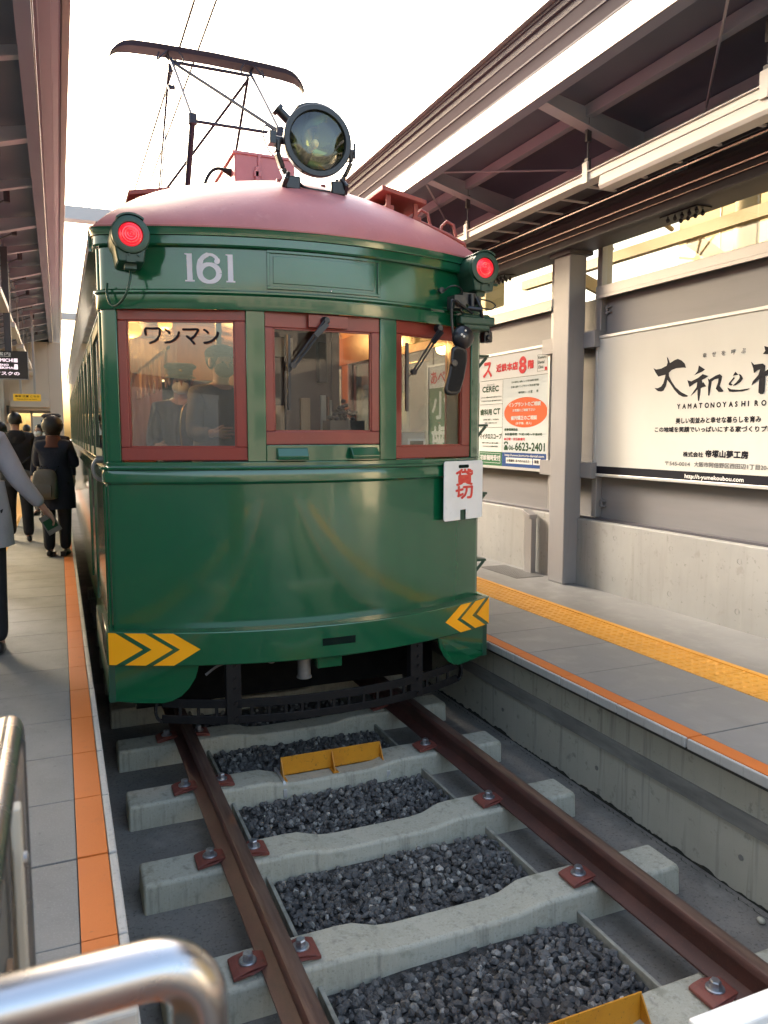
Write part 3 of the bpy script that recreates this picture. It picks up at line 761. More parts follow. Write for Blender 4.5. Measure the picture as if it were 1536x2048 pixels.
# ---- right canopy
def canopy(s, label):
    t = thing('platform_canopy', (s*2.4, 8, 4.4), label, 'canopy')
    e = 1.575 if s > 0 else 1.27
    zo = .20 if s > 0 else 0
    f = lambda x: s*x
    def long(name, x0, x1, z0, z1, m, bev=0.0, y0=YCN, y1=YF+2):
        o = MB().box((min(f(x0),f(x1)), y0, z0), (max(f(x0),f(x1)), y1, z1)).build(name, m, t, bevel=bev)
        return o
    long('gutter_rim', e, e+.05, 4.42+zo, 4.50+zo, 'sill', .004)
    long('gutter', e+.05, e+(.13 if s > 0 else .09), 4.43+zo, 4.475+zo, 'deckedge')
    # edge cladding: a stepped soffit
    c_ = 1.0 if s > 0 else .56
    bx = 1.75 if s > 0 else e + .39*c_ - .01
    pr = [(e+.10,4.432),(e+.13,4.405),(e+.20,4.395),(e+.205,4.385),(e+.33,4.372),(e+.34,4.36),(e+.39,4.36),(e+.39,4.44),(e+.10,4.44)]
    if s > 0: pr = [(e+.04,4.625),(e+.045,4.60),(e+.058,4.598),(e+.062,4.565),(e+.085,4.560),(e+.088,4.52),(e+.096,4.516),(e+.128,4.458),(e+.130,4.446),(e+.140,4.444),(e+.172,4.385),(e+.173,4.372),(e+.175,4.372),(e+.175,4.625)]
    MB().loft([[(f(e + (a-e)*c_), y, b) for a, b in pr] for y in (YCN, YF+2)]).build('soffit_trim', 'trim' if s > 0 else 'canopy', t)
    # edge beam (channel, web towards the track)
    long('edge_beam', bx, bx+.012, 4.19, 4.37, 'beam', .003)
    long('beam_flange', bx+.012, bx+.10, 4.19, 4.203, 'canopy')
    long('beam_flange', bx+.012, bx+.10, 4.355, 4.368, 'canopy')
    for y in (7.05, 12.0, 17.0, 2.05):
        sp = MB().box((min(f(bx-.002),f(bx+.014)), y-.004, 4.19), (max(f(bx-.002),f(bx+.014)), y+.004, 4.37))
        for dy in (-.12, -.06, .06, .12):
            sp.cyl((f(bx), y+dy, 4.25), (f(bx-.006), y+dy, 4.25), .011, n=10)
        sp.build('beam_splice', 'steelgrey', t)
    # sloping deck with ribs
    sl = .21
    zd = lambda x: 4.40 - sl*(x - bx)
    x1 = bx + (2.3 if s > 0 else 2.7)
    d = MB()
    d.add([(f(bx+.05),YCN,zd(bx+.05)),(f(x1),YCN,zd(x1)),(f(x1),YF+2,zd(x1)),(f(bx+.05),YF+2,zd(bx+.05)),
           (f(bx+.05),YCN,zd(bx+.05)+.05),(f(x1),YCN,zd(x1)+.05),(f(x1),YF+2,zd(x1)+.05),(f(bx+.05),YF+2,zd(bx+.05)+.05)],
          [(0,1,2,3),(4,5,6,7),(0,1,5,4),(1,2,6,5),(2,3,7,6),(3,0,4,7)])
    d.build('roof_deck', 'deck', t)
    # purlins along the platform and tapering rafters across it
    for xx in (bx+.55, bx+1.1):
        z = zd(xx)
        MB().box((min(f(xx-.03),f(xx+.03)), YCN, z-.09), (max(f(xx-.03),f(xx+.03)), YF+2, z-.004)).build('purlin', 'deck' if s < 0 else 'rafter', t)
    ys = [4.95 + 1.85*i for i in range(-2, 12)] if s > 0 else [5.75 + 1.42*i for i in range(-3, 17)]
    for i, y in enumerate(ys):
        r = MB()
        big = True if s > 0 else i % 2 == 0
        dep = .20 if big else .11
        xa, xb_ = bx+.012, bx+1.75
        za, zb_ = zd(xa) - .035, zd(xb_)
        hh = .10 if big else .06
        r.add([(f(xa),y-.005,za),(f(xb_),y-.005,zb_),(f(xb_),y-.005,zb_-dep-.05),(f(xa),y-.005,za-hh),
               (f(xa),y+.005,za),(f(xb_),y+.005,zb_),(f(xb_),y+.005,zb_-dep-.05),(f(xa),y+.005,za-hh)],
              [(0,1,2,3),(7,6,5,4),(0,4,5,1),(1,5,6,2),(2,6,7,3),(3,7,4,0)])
        w_ = .055 if big else .035
        r.bar((f(xa),y,za-hh-.006), (f(xb_),y,zb_-dep-.056), w_*2, .012)
        r.build('rafter', 'rafter', t)
    if s > 0:
        for i, y in enumerate(ys[0:9]):
            q = MB()
            ya, yb = (y+.1, y+1.75) if i % 2 else (y+1.75, y+.1)
            q.tube([(f(bx+.12), ya, 4.27), (f(bx+1.5), yb, 3.98)], .009, 8)
            q.build('brace_rod', 'rafter', t)
    else:
        for i, y in enumerate(ys[0:14]):
            q = MB().tube([(f(bx+.35), y+.3, 4.20), (f(bx+1.2), y+1.3, 4.0)], .009, 8)
            q.cyl((f(bx+.35), y+.3, 4.32), (f(bx+.35), y+.3, 4.17), .03)
            q.build('brace_rod', 'dark', t)
    return t
canopy(1, 'mauve grey steel canopy over the right platform with a glinting edge beam')
canopy(-1, 'dark steel canopy over the left platform with pale cross rafters')

# longitudinal girder with bright flange lines, ladder tray and lights under the right canopy
t = thing('canopy_girder', (3.1, 8, 3.56), 'dark steel girder along the top of the right wall', 'girder')
MB().box((3.00, YCN, 3.56), (3.012, YF, 3.80)).box((2.94, YCN, 3.56), (3.26, YF, 3.575)).box((2.94, YCN, 3.79), (3.26, YF, 3.805)).build('girder_beam', 'dark', t)
MB().box((3.262, YCN, 3.575), (3.30, YF, 4.08)).build('fascia_board', 'dark', t)
MB().box((3.25, YCN, 3.60), (3.33, YF, 3.66)).build('glazing_head', 'canopy', t)
for x, z, r in ((2.985, 3.715, .013), (2.985, 3.655, .009), (2.86, 3.80, .010)):
    MB().tube([(x, YCN, z), (x, YF, z)], r, 8).build('flange_glint', 'conduit', t, smooth=40)  # bright metal tubes added as the gold reflecting flange edges
t = thing('cable_ladder', (2.67, 8, 3.83), 'cable ladder with pale rungs hung beside the lighting duct', 'cable ladder')
MB().box((2.46, YCN, 3.80), (2.475, YF, 3.88)).box((2.80, YCN, 3.80), (2.815, YF, 3.88)).build('side_rail', 'deckedge', t)
MB().box((2.48, YCN, 3.85), (2.79, YF, 3.875)).build('cables', 'dark', t)
for i in range(34):
    y = 2.0 + .36*i
    MB().box((2.475, y-.014, 3.80), (2.80, y+.014, 3.812)).build('rung', 'white_metal', t)
t = thing('lighting_duct', (2.30, 8, 3.72), 'long cream lighting duct hung under the right canopy', 'lighting duct')
MB().box((2.29, YCN, 3.735), (2.40, YF, 3.80)).box((2.275, YCN, 3.79), (2.415, YF, 3.80)).build('duct', 'white_metal', t, bevel=.003)
for i, y in enumerate((3.35, 4.95, 6.8, 8.65, 10.5)):
    q = MB().tube([(2.30, y, 3.80), (2.30, y, 4.26)], .006, 8).box((2.285,y-.02,3.80),(2.315,y+.02,3.90)).box((2.28,y-.012,4.02),(2.32,y+.012,4.14))
    q.build('hanger_rod', 'dark', t)
    MB().box((2.272,y-.03,3.72),(2.29,y+.03,3.87)).build('hanger_clamp', 'white_metal', t)
def light(y0, y1, label):
    t = thing('light_fixture', (2.35, (y0+y1)/2, 3.63), label, 'ceiling light', 'strip lights under the right canopy')
    pr = [(2.295,3.733),(2.285,3.66),(2.30,3.635),(2.40,3.635),(2.415,3.66),(2.405,3.733)]
    MB().loft([[(a,y,b) for a,b in pr] for y in (y0,y1)]).build('housing', 'white_metal', t, bevel=.004)
    return t
light(2.25, 4.80, 'cream strip light nearest the camera on the hanging lighting duct')
light(7.6, 10.1, 'cream strip light farther along the lighting duct, above the tram roof edge')
for i, (y, lab) in enumerate(((4.62, 'black bunched cable knobs hanging below the girder above the large billboard'), (7.35, 'black bunched cable knobs hanging below the girder left of the column'))):
    m_ = MB()
    for k in range(9):
        yy = y + .075*(k//2) + .03*(k % 2)
        x = 3.06 + .09*(k % 2)
        m_.tube([(x,yy,3.57),(x,yy,3.535)], .007, 8); m_.ball((x,yy,3.52), (.017,.017,.02), 8, 6)
    m_.box((3.03, y-.03, 3.548), (3.18, y+.36, 3.558))
    tag(m_.build('knob_rack', 'black', smooth=40), lab, 'cable knobs', 'knob racks under the girder')

# ================================================================ BILLBOARDS
def wallfn(X):
    return lambda a, b, d: (X - d, -a, b)          # a runs to the viewer's right (towards -y), b up
t = thing('billboard', (3.28, 4.4, 1.45), 'large cream billboard with black brush calligraphy on the right wall', 'billboard')
fn = wallfn(3.28)
yl, yr = 6.015, 2.75
MB().box((3.28, yr, 1.46), (3.33, yl, 2.745)).build('board', 'bbwhite', t)
q = MB()
for a, b, c, d in ((yr-.02, yl+.02, 2.735, 2.762), (yr-.02, yl+.02, 1.445, 1.472)):
    q.box((3.268, a, c), (3.335, b, d))
for y in (yr-.02, yl-.008):
    q.box((3.268, y, 1.472), (3.335, y+.028, 2.735))
q.build('board_frame', 'bbframe', t, bevel=.003)
MB().prism([(-yl+.008, 1.472), (-yr-.008, 1.472), (-yr-.008, 1.542), (-yl+.008, 1.542)], fn, .0008, .0016).build('black_band', 'ink', t)
BRUSH = [[(5.268,2.406),(5.234,2.393),(5.176,2.396),(5.113,2.415),(5.102,2.441),(5.114,2.487),(5.101,2.477),(5.087,2.454),(5.076,2.433),(5.027,2.453),(4.989,2.461),(4.948,2.446),(4.91,2.417),(4.893,2.38),(4.92,2.385),(4.999,2.386),(5.054,2.375),(5.084,2.354),(5.081,2.327),(5.049,2.28),(5.004,2.232),(4.94,2.189),(4.857,2.154),(4.872,2.146),(4.914,2.148),(4.963,2.168),(5.015,2.211),(5.067,2.268),(5.1,2.297),(5.111,2.247),(5.14,2.208),(5.166,2.203),(5.205,2.208),(5.248,2.237),(5.206,2.234),(5.168,2.246),(5.144,2.272),(5.127,2.316),(5.122,2.341),(5.16,2.337),(5.205,2.331),(5.239,2.365)],[(4.757,2.389),(4.691,2.352),(4.72,2.337),(4.802,2.315),(4.766,2.345)],[(4.873,2.28),(4.831,2.268),(4.757,2.292),(4.713,2.318),(4.654,2.298),(4.689,2.282),(4.722,2.273),(4.715,2.247),(4.704,2.255),(4.672,2.219),(4.713,2.215),(4.73,2.205),(4.733,2.157),(4.742,2.108),(4.751,2.11),(4.759,2.159),(4.761,2.202),(4.788,2.177),(4.831,2.153),(4.809,2.178),(4.771,2.22),(4.767,2.258),(4.801,2.247),(4.847,2.224)],[(4.658,2.281),(4.644,2.27),(4.58,2.297),(4.542,2.306),(4.517,2.289),(4.523,2.256),(4.537,2.215),(4.498,2.176),(4.508,2.168),(4.545,2.17),(4.574,2.196),(4.555,2.241),(4.551,2.273),(4.589,2.269),(4.619,2.255),(4.627,2.203),(4.639,2.145),(4.648,2.149),(4.652,2.213),(4.648,2.247)],[(4.391,2.313),(4.364,2.288),(4.39,2.287),(4.415,2.284)],[(4.359,2.295),(4.339,2.287),(4.319,2.259),(4.341,2.233),(4.385,2.211),(4.411,2.21),(4.381,2.231),(4.352,2.258),(4.348,2.273)],[(4.404,2.273),(4.396,2.265),(4.423,2.242),(4.433,2.23),(4.411,2.218),(4.426,2.211),(4.448,2.218),(4.448,2.231)],[(4.462,2.199),(4.425,2.184),(4.343,2.176),(4.253,2.182),(4.272,2.172),(4.322,2.163),(4.403,2.163),(4.439,2.167)],[(4.141,2.478),(4.108,2.467),(4.088,2.445),(4.105,2.416),(4.15,2.422),(4.13,2.442)],[(4.25,2.374),(4.224,2.352),(4.148,2.354),(4.126,2.337),(4.13,2.294),(4.102,2.308),(4.06,2.281),(4.078,2.275),(4.122,2.262),(4.122,2.153),(4.135,2.136),(4.154,2.135),(4.172,2.147),(4.173,2.211),(4.17,2.25),(4.207,2.221),(4.237,2.205),(4.227,2.23),(4.181,2.274),(4.165,2.316),(4.193,2.31),(4.221,2.293),(4.228,2.325)],[(4.024,2.298),(3.9,2.304),(3.891,2.288),(4.014,2.278)],[(3.975,2.374),(3.957,2.372),(3.941,2.182),(3.963,2.179)],[(4.035,2.172),(3.867,2.185),(3.858,2.17),(4.025,2.152)]]
q = MB()
for i, pl in enumerate(BRUSH):
    q.prism([(-a, b) for a, b in pl], fn, .0005, .0015 + .0003*i)
me = q.mesh('brush_lettering')
bm = bmesh.new(); bm.from_mesh(me); bmesh.ops.triangulate(bm, faces=bm.faces, ngon_method='EAR_CLIP'); bm.to_mesh(me); bm.free()
put('brush_lettering', me, 'ink', t)
q = MB()
x = -4.975
for ch in 'YAMATONOYASHIRO':
    wd = .012 if ch == 'I' else None
    text_on(q, ch, fn, x, 2.052, .038, None, .0022)
    x += .0595
for txt, a, b, h, wd, bo in (('美しい街並みと幸せな暮らしを育み', -4.984, 1.932, .046, .845, .0018), ('この地域を笑顔でいっぱいにする家づくりプロジェクト', -5.224, 1.862, .043, 1.42, .0018),
                             ('株式会社', -4.889, 1.662, .040, .215, .0018), ('帝塚山夢工房', -4.65, 1.664, .055, .41, .0032)):
    text_on(q, txt, fn, a, b, h, wd, bo)
q.build('black_lettering', 'ink', t)
q = MB()
x = -4.72
for ch in '幸せを呼ぶ':
    text_on(q, ch, fn, x, 2.445, .036, .040, .001); x += .0935
text_on(q, '〒545-0014', fn, -5.09, 1.585, .032, .28, .0008)
text_on(q, '大阪市阿倍野区西田辺1丁目20-36', fn, -4.765, 1.584, .040, .76, .001)
q.build('grey_lettering', 'inkgrey', t)
q = MB(); text_on(q, 'http://t-yumekoubou.com', fn, -4.858, 1.478, .042, .59, .0014, d=.003)
q.build('white_lettering', 'signwhite', t)

t = thing('billboard', (3.28, 8.2, 1.45), 'dental poster board with red headline and orange oval, left of the column', 'billboard')
yl, yr = 9.64, 6.79
def rect(a0, a1, b0, b1, name, m, d=.001, par=None, k=.0008):
    return MB().prism([(a0,b0),(a1,b0),(a1,b1),(a0,b1)], fn, d, d+k).build(name, m, par)
MB().box((3.28, yr, 1.46), (3.33, yl, 2.76)).build('board', 'dwhite', t)
q = MB()
q.box((3.266, yr-.02, 2.748), (3.335, yl+.02, 2.775)).box((3.266, yr-.02, 1.445), (3.335, yl+.02, 1.472)).box((3.266, yr-.02, 1.472), (3.335, yr+.012, 2.748)).box((3.266, yl-.012, 1.472), (3.335, yl+.02, 2.748))
q.build('board_frame', 'bbframe', t)
rect(-7.70, -6.805, 1.637, 2.463, 'grey_field', 'dgrey', .001, t)
rect(-8.22, -7.70, 1.475, 1.637, 'green_field', 'dgreen', .001, t)
rect(-9.62, -8.24, 1.475, 2.46, 'green_field', 'dgreen', .001, t)
rect(-7.698, -6.805, 1.475, 1.635, 'blue_field', 'dblue', .001, t)
E_ = [(-7.2375 + .427*math.cos(a*math.pi/24), 2.081 + .165*math.sin(a*math.pi/24)) for a in range(48)]
MB().prism(E_, fn, .0022, .003).build('orange_oval', 'dorange', t)
for txt, a, b, h, wd, bo in (('あべのハルカ', -9.56, 2.52, .16, 1.30, .006), ('ス', -8.147, 2.515, .165, .19, .010), ('近鉄本店', -7.85, 2.558, .085, .455, .0055), ('8', -7.362, 2.515, .165, .128, .012), ('階', -7.19, 2.55, .085, .105, .0055), ('●日曜・祝日診療可', -7.655, 1.772, .030, .43, .0012)):
    q = MB(); text_on(q, txt, fn, a, b, h, wd, bo, d=.0025); q.build('red_lettering', 'dred', t)
MB().prism([(-6.88,2.51),(-6.838,2.51),(-6.838,2.545),(-6.88,2.545)], fn, .001, .002).build('red_square', 'dred', t)
q = MB()
for txt, a, b, h, wd, bo in (('CEREC', -8.165, 2.34, .062, .37, .004), ('セレック', -8.06, 2.412, .020, .17, .0006), ('歯科用', -8.208, 2.068, .070, .265, .0035), ('CT', -7.905, 2.075, .064, .15, .004), ('マイクロスコープ', -8.215, 1.787, .062, .50, .0032),
                             ('よりよい治療のための三次元システム', -8.19, 2.268, .018, .46, .0004), ('その日のうちに白い歯を修復できます', -8.19, 2.225, .018, .46, .0004), ('立体的に撮影し、安全確実な', -8.14, 2.005, .018, .36, .0004), ('診断と治療を行います', -8.10, 1.965, .018, .28, .0004),
                             ('肉眼では見えない部分も確認', -8.16, 1.73, .018, .37, .0004), ('マイクロによる精密な治療', -8.14, 1.69, .018, .34, .0004)):
    text_on(q, txt, fn, a, b, h, wd, bo)
for (a0, a1, b) in ((-8.21, -6.81, 2.468), (-8.215, -7.70, 2.190), (-8.215, -7.70, 1.919)):
    q.prism([(a0,b),(a1,b),(a1,b+.004),(a0,b+.004)], fn, .002, .0028)
q.prism([(-7.703,1.637),(-7.699,1.637),(-7.699,2.466),(-7.703,2.466)], fn, .002, .0028)
for a0, a1, b0, b1 in ((-7.015,-6.832,2.505,2.508),(-7.015,-6.832,2.677,2.680),(-7.015,-7.012,2.505,2.68),(-6.835,-6.832,2.505,2.68)):
    q.prism([(a0,b0),(a1,b0),(a1,b1),(a0,b1)], fn, .001, .0018)
for k, w_ in enumerate(('Komuro', 'Dental', 'Clinic')):
    text_on(q, w_, fn, -7.0, 2.635 - .05*k, .030, None, .001)
for txt, a, b, h, wd, bo in (('歯周病学会認定医', -7.36, 2.41, .022, .36, .0004), ('日本歯科人間ドック学会認定施設', -7.515, 2.41, .0215, .53, .0004), ('日本口腔インプラント学会専門医', -7.525, 2.356, .024, .55, .0004), ('歯学博士', -7.37, 2.290, .022, .14, .0006), ('小室', -7.18, 2.286, .030, .085, .0008), ('時', -7.02, 2.286, .030, .035, .0008), ('●診療時間  午前10時〜午後8時', -7.64, 1.828, .028, .74, .0010)):
    if txt == '歯周病学会認定医': continue
    text_on(q, txt, fn, a, b, h, wd, bo, d=.0025)
q.build('dark_lettering', 'inkgreen', t)
q = MB()
text_on(q, '健康保険取扱', fn, -7.655, 1.880, .030, .28, .0010, d=.0025)
text_on(q, '06-', fn, -7.555, 1.664, .052, .125, .002, d=.0025)
text_on(q, '6623-2401', fn, -7.42, 1.662, .086, .57, .0042, d=.0025)
# telephone pictogram: receiver over a body
q.prism([(-7.655,1.725),(-7.66,1.74),(-7.65,1.755),(-7.615,1.762),(-7.58,1.755),(-7.57,1.74),(-7.575,1.725),(-7.592,1.728),(-7.594,1.740),(-7.615,1.744),(-7.636,1.740),(-7.638,1.728)], fn, .0025, .0033)
q.prism([(-7.658,1.662),(-7.572,1.662),(-7.575,1.69),(-7.60,1.72),(-7.63,1.72),(-7.655,1.69)], fn, .0025, .0033)
q.build('green_lettering', 'inkgreen', t)
q = MB()
for txt, a, b, h, wd, bo in (('インプラントのご相談', -7.57, 2.148, .045, .635, .0022), ('お気軽にご相談下さい', -7.484, 2.092, .030, .445, .0010), ('歯列矯正のご相談', -7.515, 2.0, .045, .515, .0022), ('(お子様、成人)', -7.416, 1.946, .030, .31, .0010), ('初診随時受付', -8.195, 1.535, .062, .46, .003),
                             ('http://www.komuro-dental.com', -7.635, 1.586, .034, .78, .0012)):
    text_on(q, txt, fn, a, b, h, wd, bo, d=.0035)
text_on(q, '小室', fn, -9.52, 2.05, .36, .98, .012, d=.003)
text_on(q, '歯科', fn, -9.52, 1.60, .36, .98, .012, d=.003)
for a0, a1, b0, b1 in ((-7.612,-7.078,1.512,1.578),(-7.062,-6.917,1.512,1.578)):
    q.prism([(a0,b0),(a1,b0),(a1,b1),(a0,b1)], fn, .002, .003)
for a0, a1, b0, b1 in ((-8.212,-7.735,1.615,1.619),(-8.212,-7.735,1.505,1.509),(-7.739,-7.735,1.505,1.619)):
    q.prism([(a0,b0),(a1,b0),(a1,b1),(a0,b1)], fn, .002, .003)
q.build('white_lettering', 'dwhite', t)
q = MB()
text_on(q, '小室歯科  あべのハルカス', fn, -7.59, 1.53, .032, .46, .0008, d=.0045)
text_on(q, '検索', fn, -7.035, 1.528, .036, .085, .001, d=.0045)
q.prism([(-6.925,1.545),(-6.885,1.505),(-6.905,1.508),(-6.90,1.49),(-6.91,1.487),(-6.917,1.505),(-6.925,1.50)], fn, .005, .006)
q.build('black_lettering', 'ink', t)

# ================================================================ BEYOND THE RIGHT WALL
t = thing('concourse_building', (14, 12, -.9), 'sunlit cream concourse building with curved roof ribs seen through the glazing', 'building')
MB().box((15.0, -6, -.9), (16.0, 17.5, 11.0)).build('wall', 'palewall', t)
q = MB()
for i in range(12):
    q.box((14.985, -6 + 2*i, -.9), (15.0, -5.97 + 2*i, 11))
for z in (4.6, 5.9, 7.2, 8.5): q.box((14.985, -6, z), (15.0, 17.5, z+.03))
q.build('cladding_joint', 'sill', t)
for y in (5.5, 11.0, 16.6, .5):
    MB().cyl((10.5, y, -.9), (10.5, y, 7.4), .22, n=20).build('column', 'palesteel', t, smooth=40)
for z, x in ((5.55, 9.8), (6.5, 11.2)):
    MB().box((x, -6, z), (x+.18, 17.5, z+.22)).build('beam', 'palesteel', t)
for i in range(9):
    y = -4 + 2.6*i
    pts = [(8.6 + .8*k, y + .45*k, 6.2 + 1.5*math.sin(k*.22)) for k in range(9)]
    MB().tube(pts, .07, 8).build('roof_rib', 'palesteel', t, smooth=40)
for i in range(6):
    y = -3 + 3.7*i
    MB().bar((9.9, y, 5.6), (14.9, y + 1.5, 4.6), .10, .30).build('stair_beam', 'palesteel', t)
for k in range(5):
    MB().box((9.2 + 1.1*k, -6, 6.55 + .22*k), (9.28 + 1.1*k, 17.5, 6.68 + .22*k)).build('roof_purlin', 'palesteel', t)
for y in (4.3, 6.4, 8.5, 10.6):
    MB().box((14.93, y, 4.9), (14.98, y+.9, 5.5)).build('window', 'darkglass', t)

def tree(x, y, h, r, label, seed):
    t = thing('street_tree', (x, y, -.9), label, 'tree', 'trees beyond the glazing')
    rg = random.Random(seed)
    tr = MB().tube([(x,y,-.9),(x+.05,y,h*.35),(x-.05,y+.1,h*.7)], [.16,.11,.05], 10)
    tips = []
    for k in range(9):
        a = rg.uniform(0, 6.28); e = rg.uniform(.3, 1.0)
        p0 = Vector((x, y, h*rg.uniform(.35,.6)))
        p1 = p0 + Vector((math.cos(a)*r*e*.8, math.sin(a)*r*e*.8, rg.uniform(.3, 1.0)*r))
        tr.tube([p0, (p0+p1)/2 + Vector((0,0,.15)), p1], [.05,.03,.012], 6)
        tips.append(p1)
    tr.build('trunk', 'bark', t, smooth=40)
    cr = MB()
    for p in tips + [Vector((x, y, h*.8)), Vector((x+.3, y, h*.7))]:
        for _ in range(230):
            q = p + Vector((rg.gauss(0,.45), rg.gauss(0,.45), rg.gauss(0,.38)))*r*.55
            u = Vector((rg.uniform(-1,1), rg.uniform(-1,1), rg.uniform(-1,1))).normalized()*.10
            v = Vector((rg.uniform(-1,1), rg.uniform(-1,1), rg.uniform(-1,1))).normalized()*.06
            cr.add([q-u, q+v, q+u, q-v], [(0,1,2,3)])
    cr.build('crown', 'leaf', t)
tree(9.5, 20.5, 5.6, 1.9, 'yellow green tree seen through the glazing beside the red tail lamp', 1)
tree(12.5, 22.5, 5.8, 2.0, 'green tree behind the pale post, nearer the grey column', 2)
tree(15.5, 24.5, 6.2, 2.0, 'green tree just left of the grey column, farthest from the tram', 5)
t = thing('low_building', (15, 33, -.9), 'pale low building with a blue grey front below the trees', 'building')
MB().box((6, 27.5, -.9), (24, 30, 4.6)).build('wall', 'palewall', t)
for k in range(6):
    MB().box((6.4+2.4*k, 27.44, 2.0), (8.0+2.4*k, 27.5, 4.0)).build('window', 'dgrey', t)
t = thing('concourse_post', (8.0, 16.0, -.9), 'pale concrete post standing beyond the glazing between the trees', 'post')
MB().box((7.75, 15.8, -.9), (8.25, 16.2, 7.5)).build('shaft', 'palewall', t, bevel=.03)

# unseen blocks added behind the camera to shape what the tram mirrors
t = thing('reflect_block', (0, -42, -.9), 'unseen grey block added far behind the camera to dull reflections in the tram front', 'building')
MB().box((-20, -46, -.9), (22, -40, 11)).build('wall', 'reflectwall', t)
for z in range(3):
    for i in range(12):
        MB().box((-18 + 3.1*i, -40.0, 1.5 + 2.6*z), (-16.1 + 3.1*i, -39.97, 3.1 + 2.6*z)).build('window', 'darkglass', t)
t = thing('sheen_block', (7.4, -6, -.9), 'unseen pale wall added outside the wall gap for the sheen on the green paint', 'building')
MB().box((6.3, -7.5, -.9), (8.0, -5.2, 4.2)).build('wall', 'sheenwall', t)
MB().box((6.2, -7.6, 4.2), (8.1, -5.1, 4.35)).build('roof', 'sill', t)
MB().box((8.1, -9, -.9), (14, -6.0, 3.0)).build('dark_reflect_block', 'reflectwall', t)  # added dark block, keeps the reflection beside the pale wall dim

t = thing('left_wall', (-3.3, 0, ZP), 'grey panelled wall along the near part of the left platform', 'wall')
MB().box((-3.42, -9, ZP-.05), (-3.3, 9.4, 1.1)).build('wall_slab', 'cwall', t)
MB().box((-3.40, -9, 1.1), (-3.32, 9.4, 2.5)).build('panel', 'cwall', t)
t = thing('poster_board', (-3.29, 1, 1.4), 'plain pale poster board on the near left wall, mirrored in the tram window', 'poster')
MB().box((-3.32, -.9, 1.35), (-3.28, 2.4, 2.3)).build('board', 'dwhite', t)
MB().box((-3.33, -.95, 1.30), (-3.29, 2.45, 1.35)).box((-3.33, -.95, 2.3), (-3.29, 2.45, 2.35)).build('board_frame', 'bbframe', t)

# ================================================================ THE TRAM
W = 1.2
YC, BL = 4.29, .31                    # centre of the front, how far the corners lie back
YB = 17.4                             # back of the tram
RC = .06                              # corner radius
TH0 = .45
for _ in range(8):
    UC = W - RC + RC*math.sin(TH0)
    TH0 = math.atan(2*BL*UC/W**2)
CL = RC*(math.pi/2 - TH0)
def plan_base(u):
    """plan outline of the body: u = x across the front, beyond the corner u runs back along the side"""
    a = abs(u); s = 1 if u >= 0 else -1
    if a <= UC:
        return s*a, YC + BL*(a/W)**2
    cx, cyy = UC - RC*math.sin(TH0), YC + BL*(UC/W)**2 + RC*math.cos(TH0)
    q = (a - UC)/CL
    if q < 1:
        th = TH0 + (math.pi/2 - TH0)*q
        return s*(cx + RC*math.sin(th)), cyy - RC*math.cos(th)
    return s*W, cyy + (a - UC - CL)
def plan(u, off=0.0):
    x, y = plan_base(u)
    e = .002
    x0, y0 = plan_base(u - e); x1, y1 = plan_base(u + e)
    t_ = Vector((x1 - x0, y1 - y0)).normalized()
    n = Vector((t_.y, -t_.x))                          # outward (towards -y at the front)
    return x + n.x*off, y + n.y*off
def us(u0, u1):
    k = max(1, int(abs(u1 - u0)/.04))
    pts = [u0 + (u1 - u0)*i/k for i in range(k+1)]
    for s in (-1, 1):
        for j in range(7):
            v = s*(UC + CL*j/6)
            if u0 < v < u1: pts.append(v)
    return sorted(set(pts))
def wrap(mb, u0, u1, prof):
    """sweep a closed profile of (offset, z) along the front outline from u0 to u1"""
    mb.loft([[(*plan(u, o), z) for o, z in prof] for u in us(u0, u1)])
    return mb
def wbox(mb, u0, u1, z0, z1, o0, o1):
    return wrap(mb, u0, u1, [(o0,z0),(o1,z0),(o1,z1),(o0,z1)])
def ffn(off=0.0):
    return lambda a, b, d: (*plan(a, off + d), b)

tram = thing('tram', (0, 11, 0), 'green single car tram with a dull red domed roof standing at the platform', 'tram')
UB = 13.9                              # u that reaches the back end
def sidebox(mb, s, y0, y1, z0, z1, o0=-.03, o1=0.0):
    x0, x1 = s*(W+o0), s*(W+o1)
    return mb.box((min(x0,x1), y0, z0), (max(x0,x1), y1, z1))
YS = 4.72                              # where the straight side begins (front pieces wrap to here)
UE = W + .16
# --- body shell
b = MB()
wbox(b, -UE, UE, .70, 1.69, -.03, 0)
wbox(b, -UE, UE, 2.537, 2.965, -.03, 0)
for u0, u1 in ((-UE,-1.122), (-.455,-.350), (.350,.468), (1.104,UE)):
    wbox(b, u0, u1, 1.69, 2.537, -.05, 0)
wbox(b, -.350, .350, 1.69, 1.785, -.05, -.004)
ye = plan(UE)[1]
sy = [ye] + [6.25 + .86*k for k in range(13)] + [YB]
for s in (-1, 1):
    sidebox(b, s, ye, YB, .42, 1.69)
    sidebox(b, s, ye, YB, 2.55, 2.965)
    for k, y in enumerate([6.10] + [6.10 + .875*j for j in range(1, 13)] + [YB-.1]):
        sidebox(b, s, y, y + .10, 1.69, 2.55, -.05)
    sidebox(b, s, ye, 5.0, 1.69, 2.55, -.05)
b.box((-W, YB, .42), (W, YB+.03, 1.75)).box((-W, YB, 2.45), (W, YB+.03, 2.965))
b.box((-W, YB, 1.75), (-.8, YB+.03, 2.45)).box((.8, YB, 1.75), (W, YB+.03, 2.45))
b.build('body', 'green', tram, bevel=.004, smooth=35)
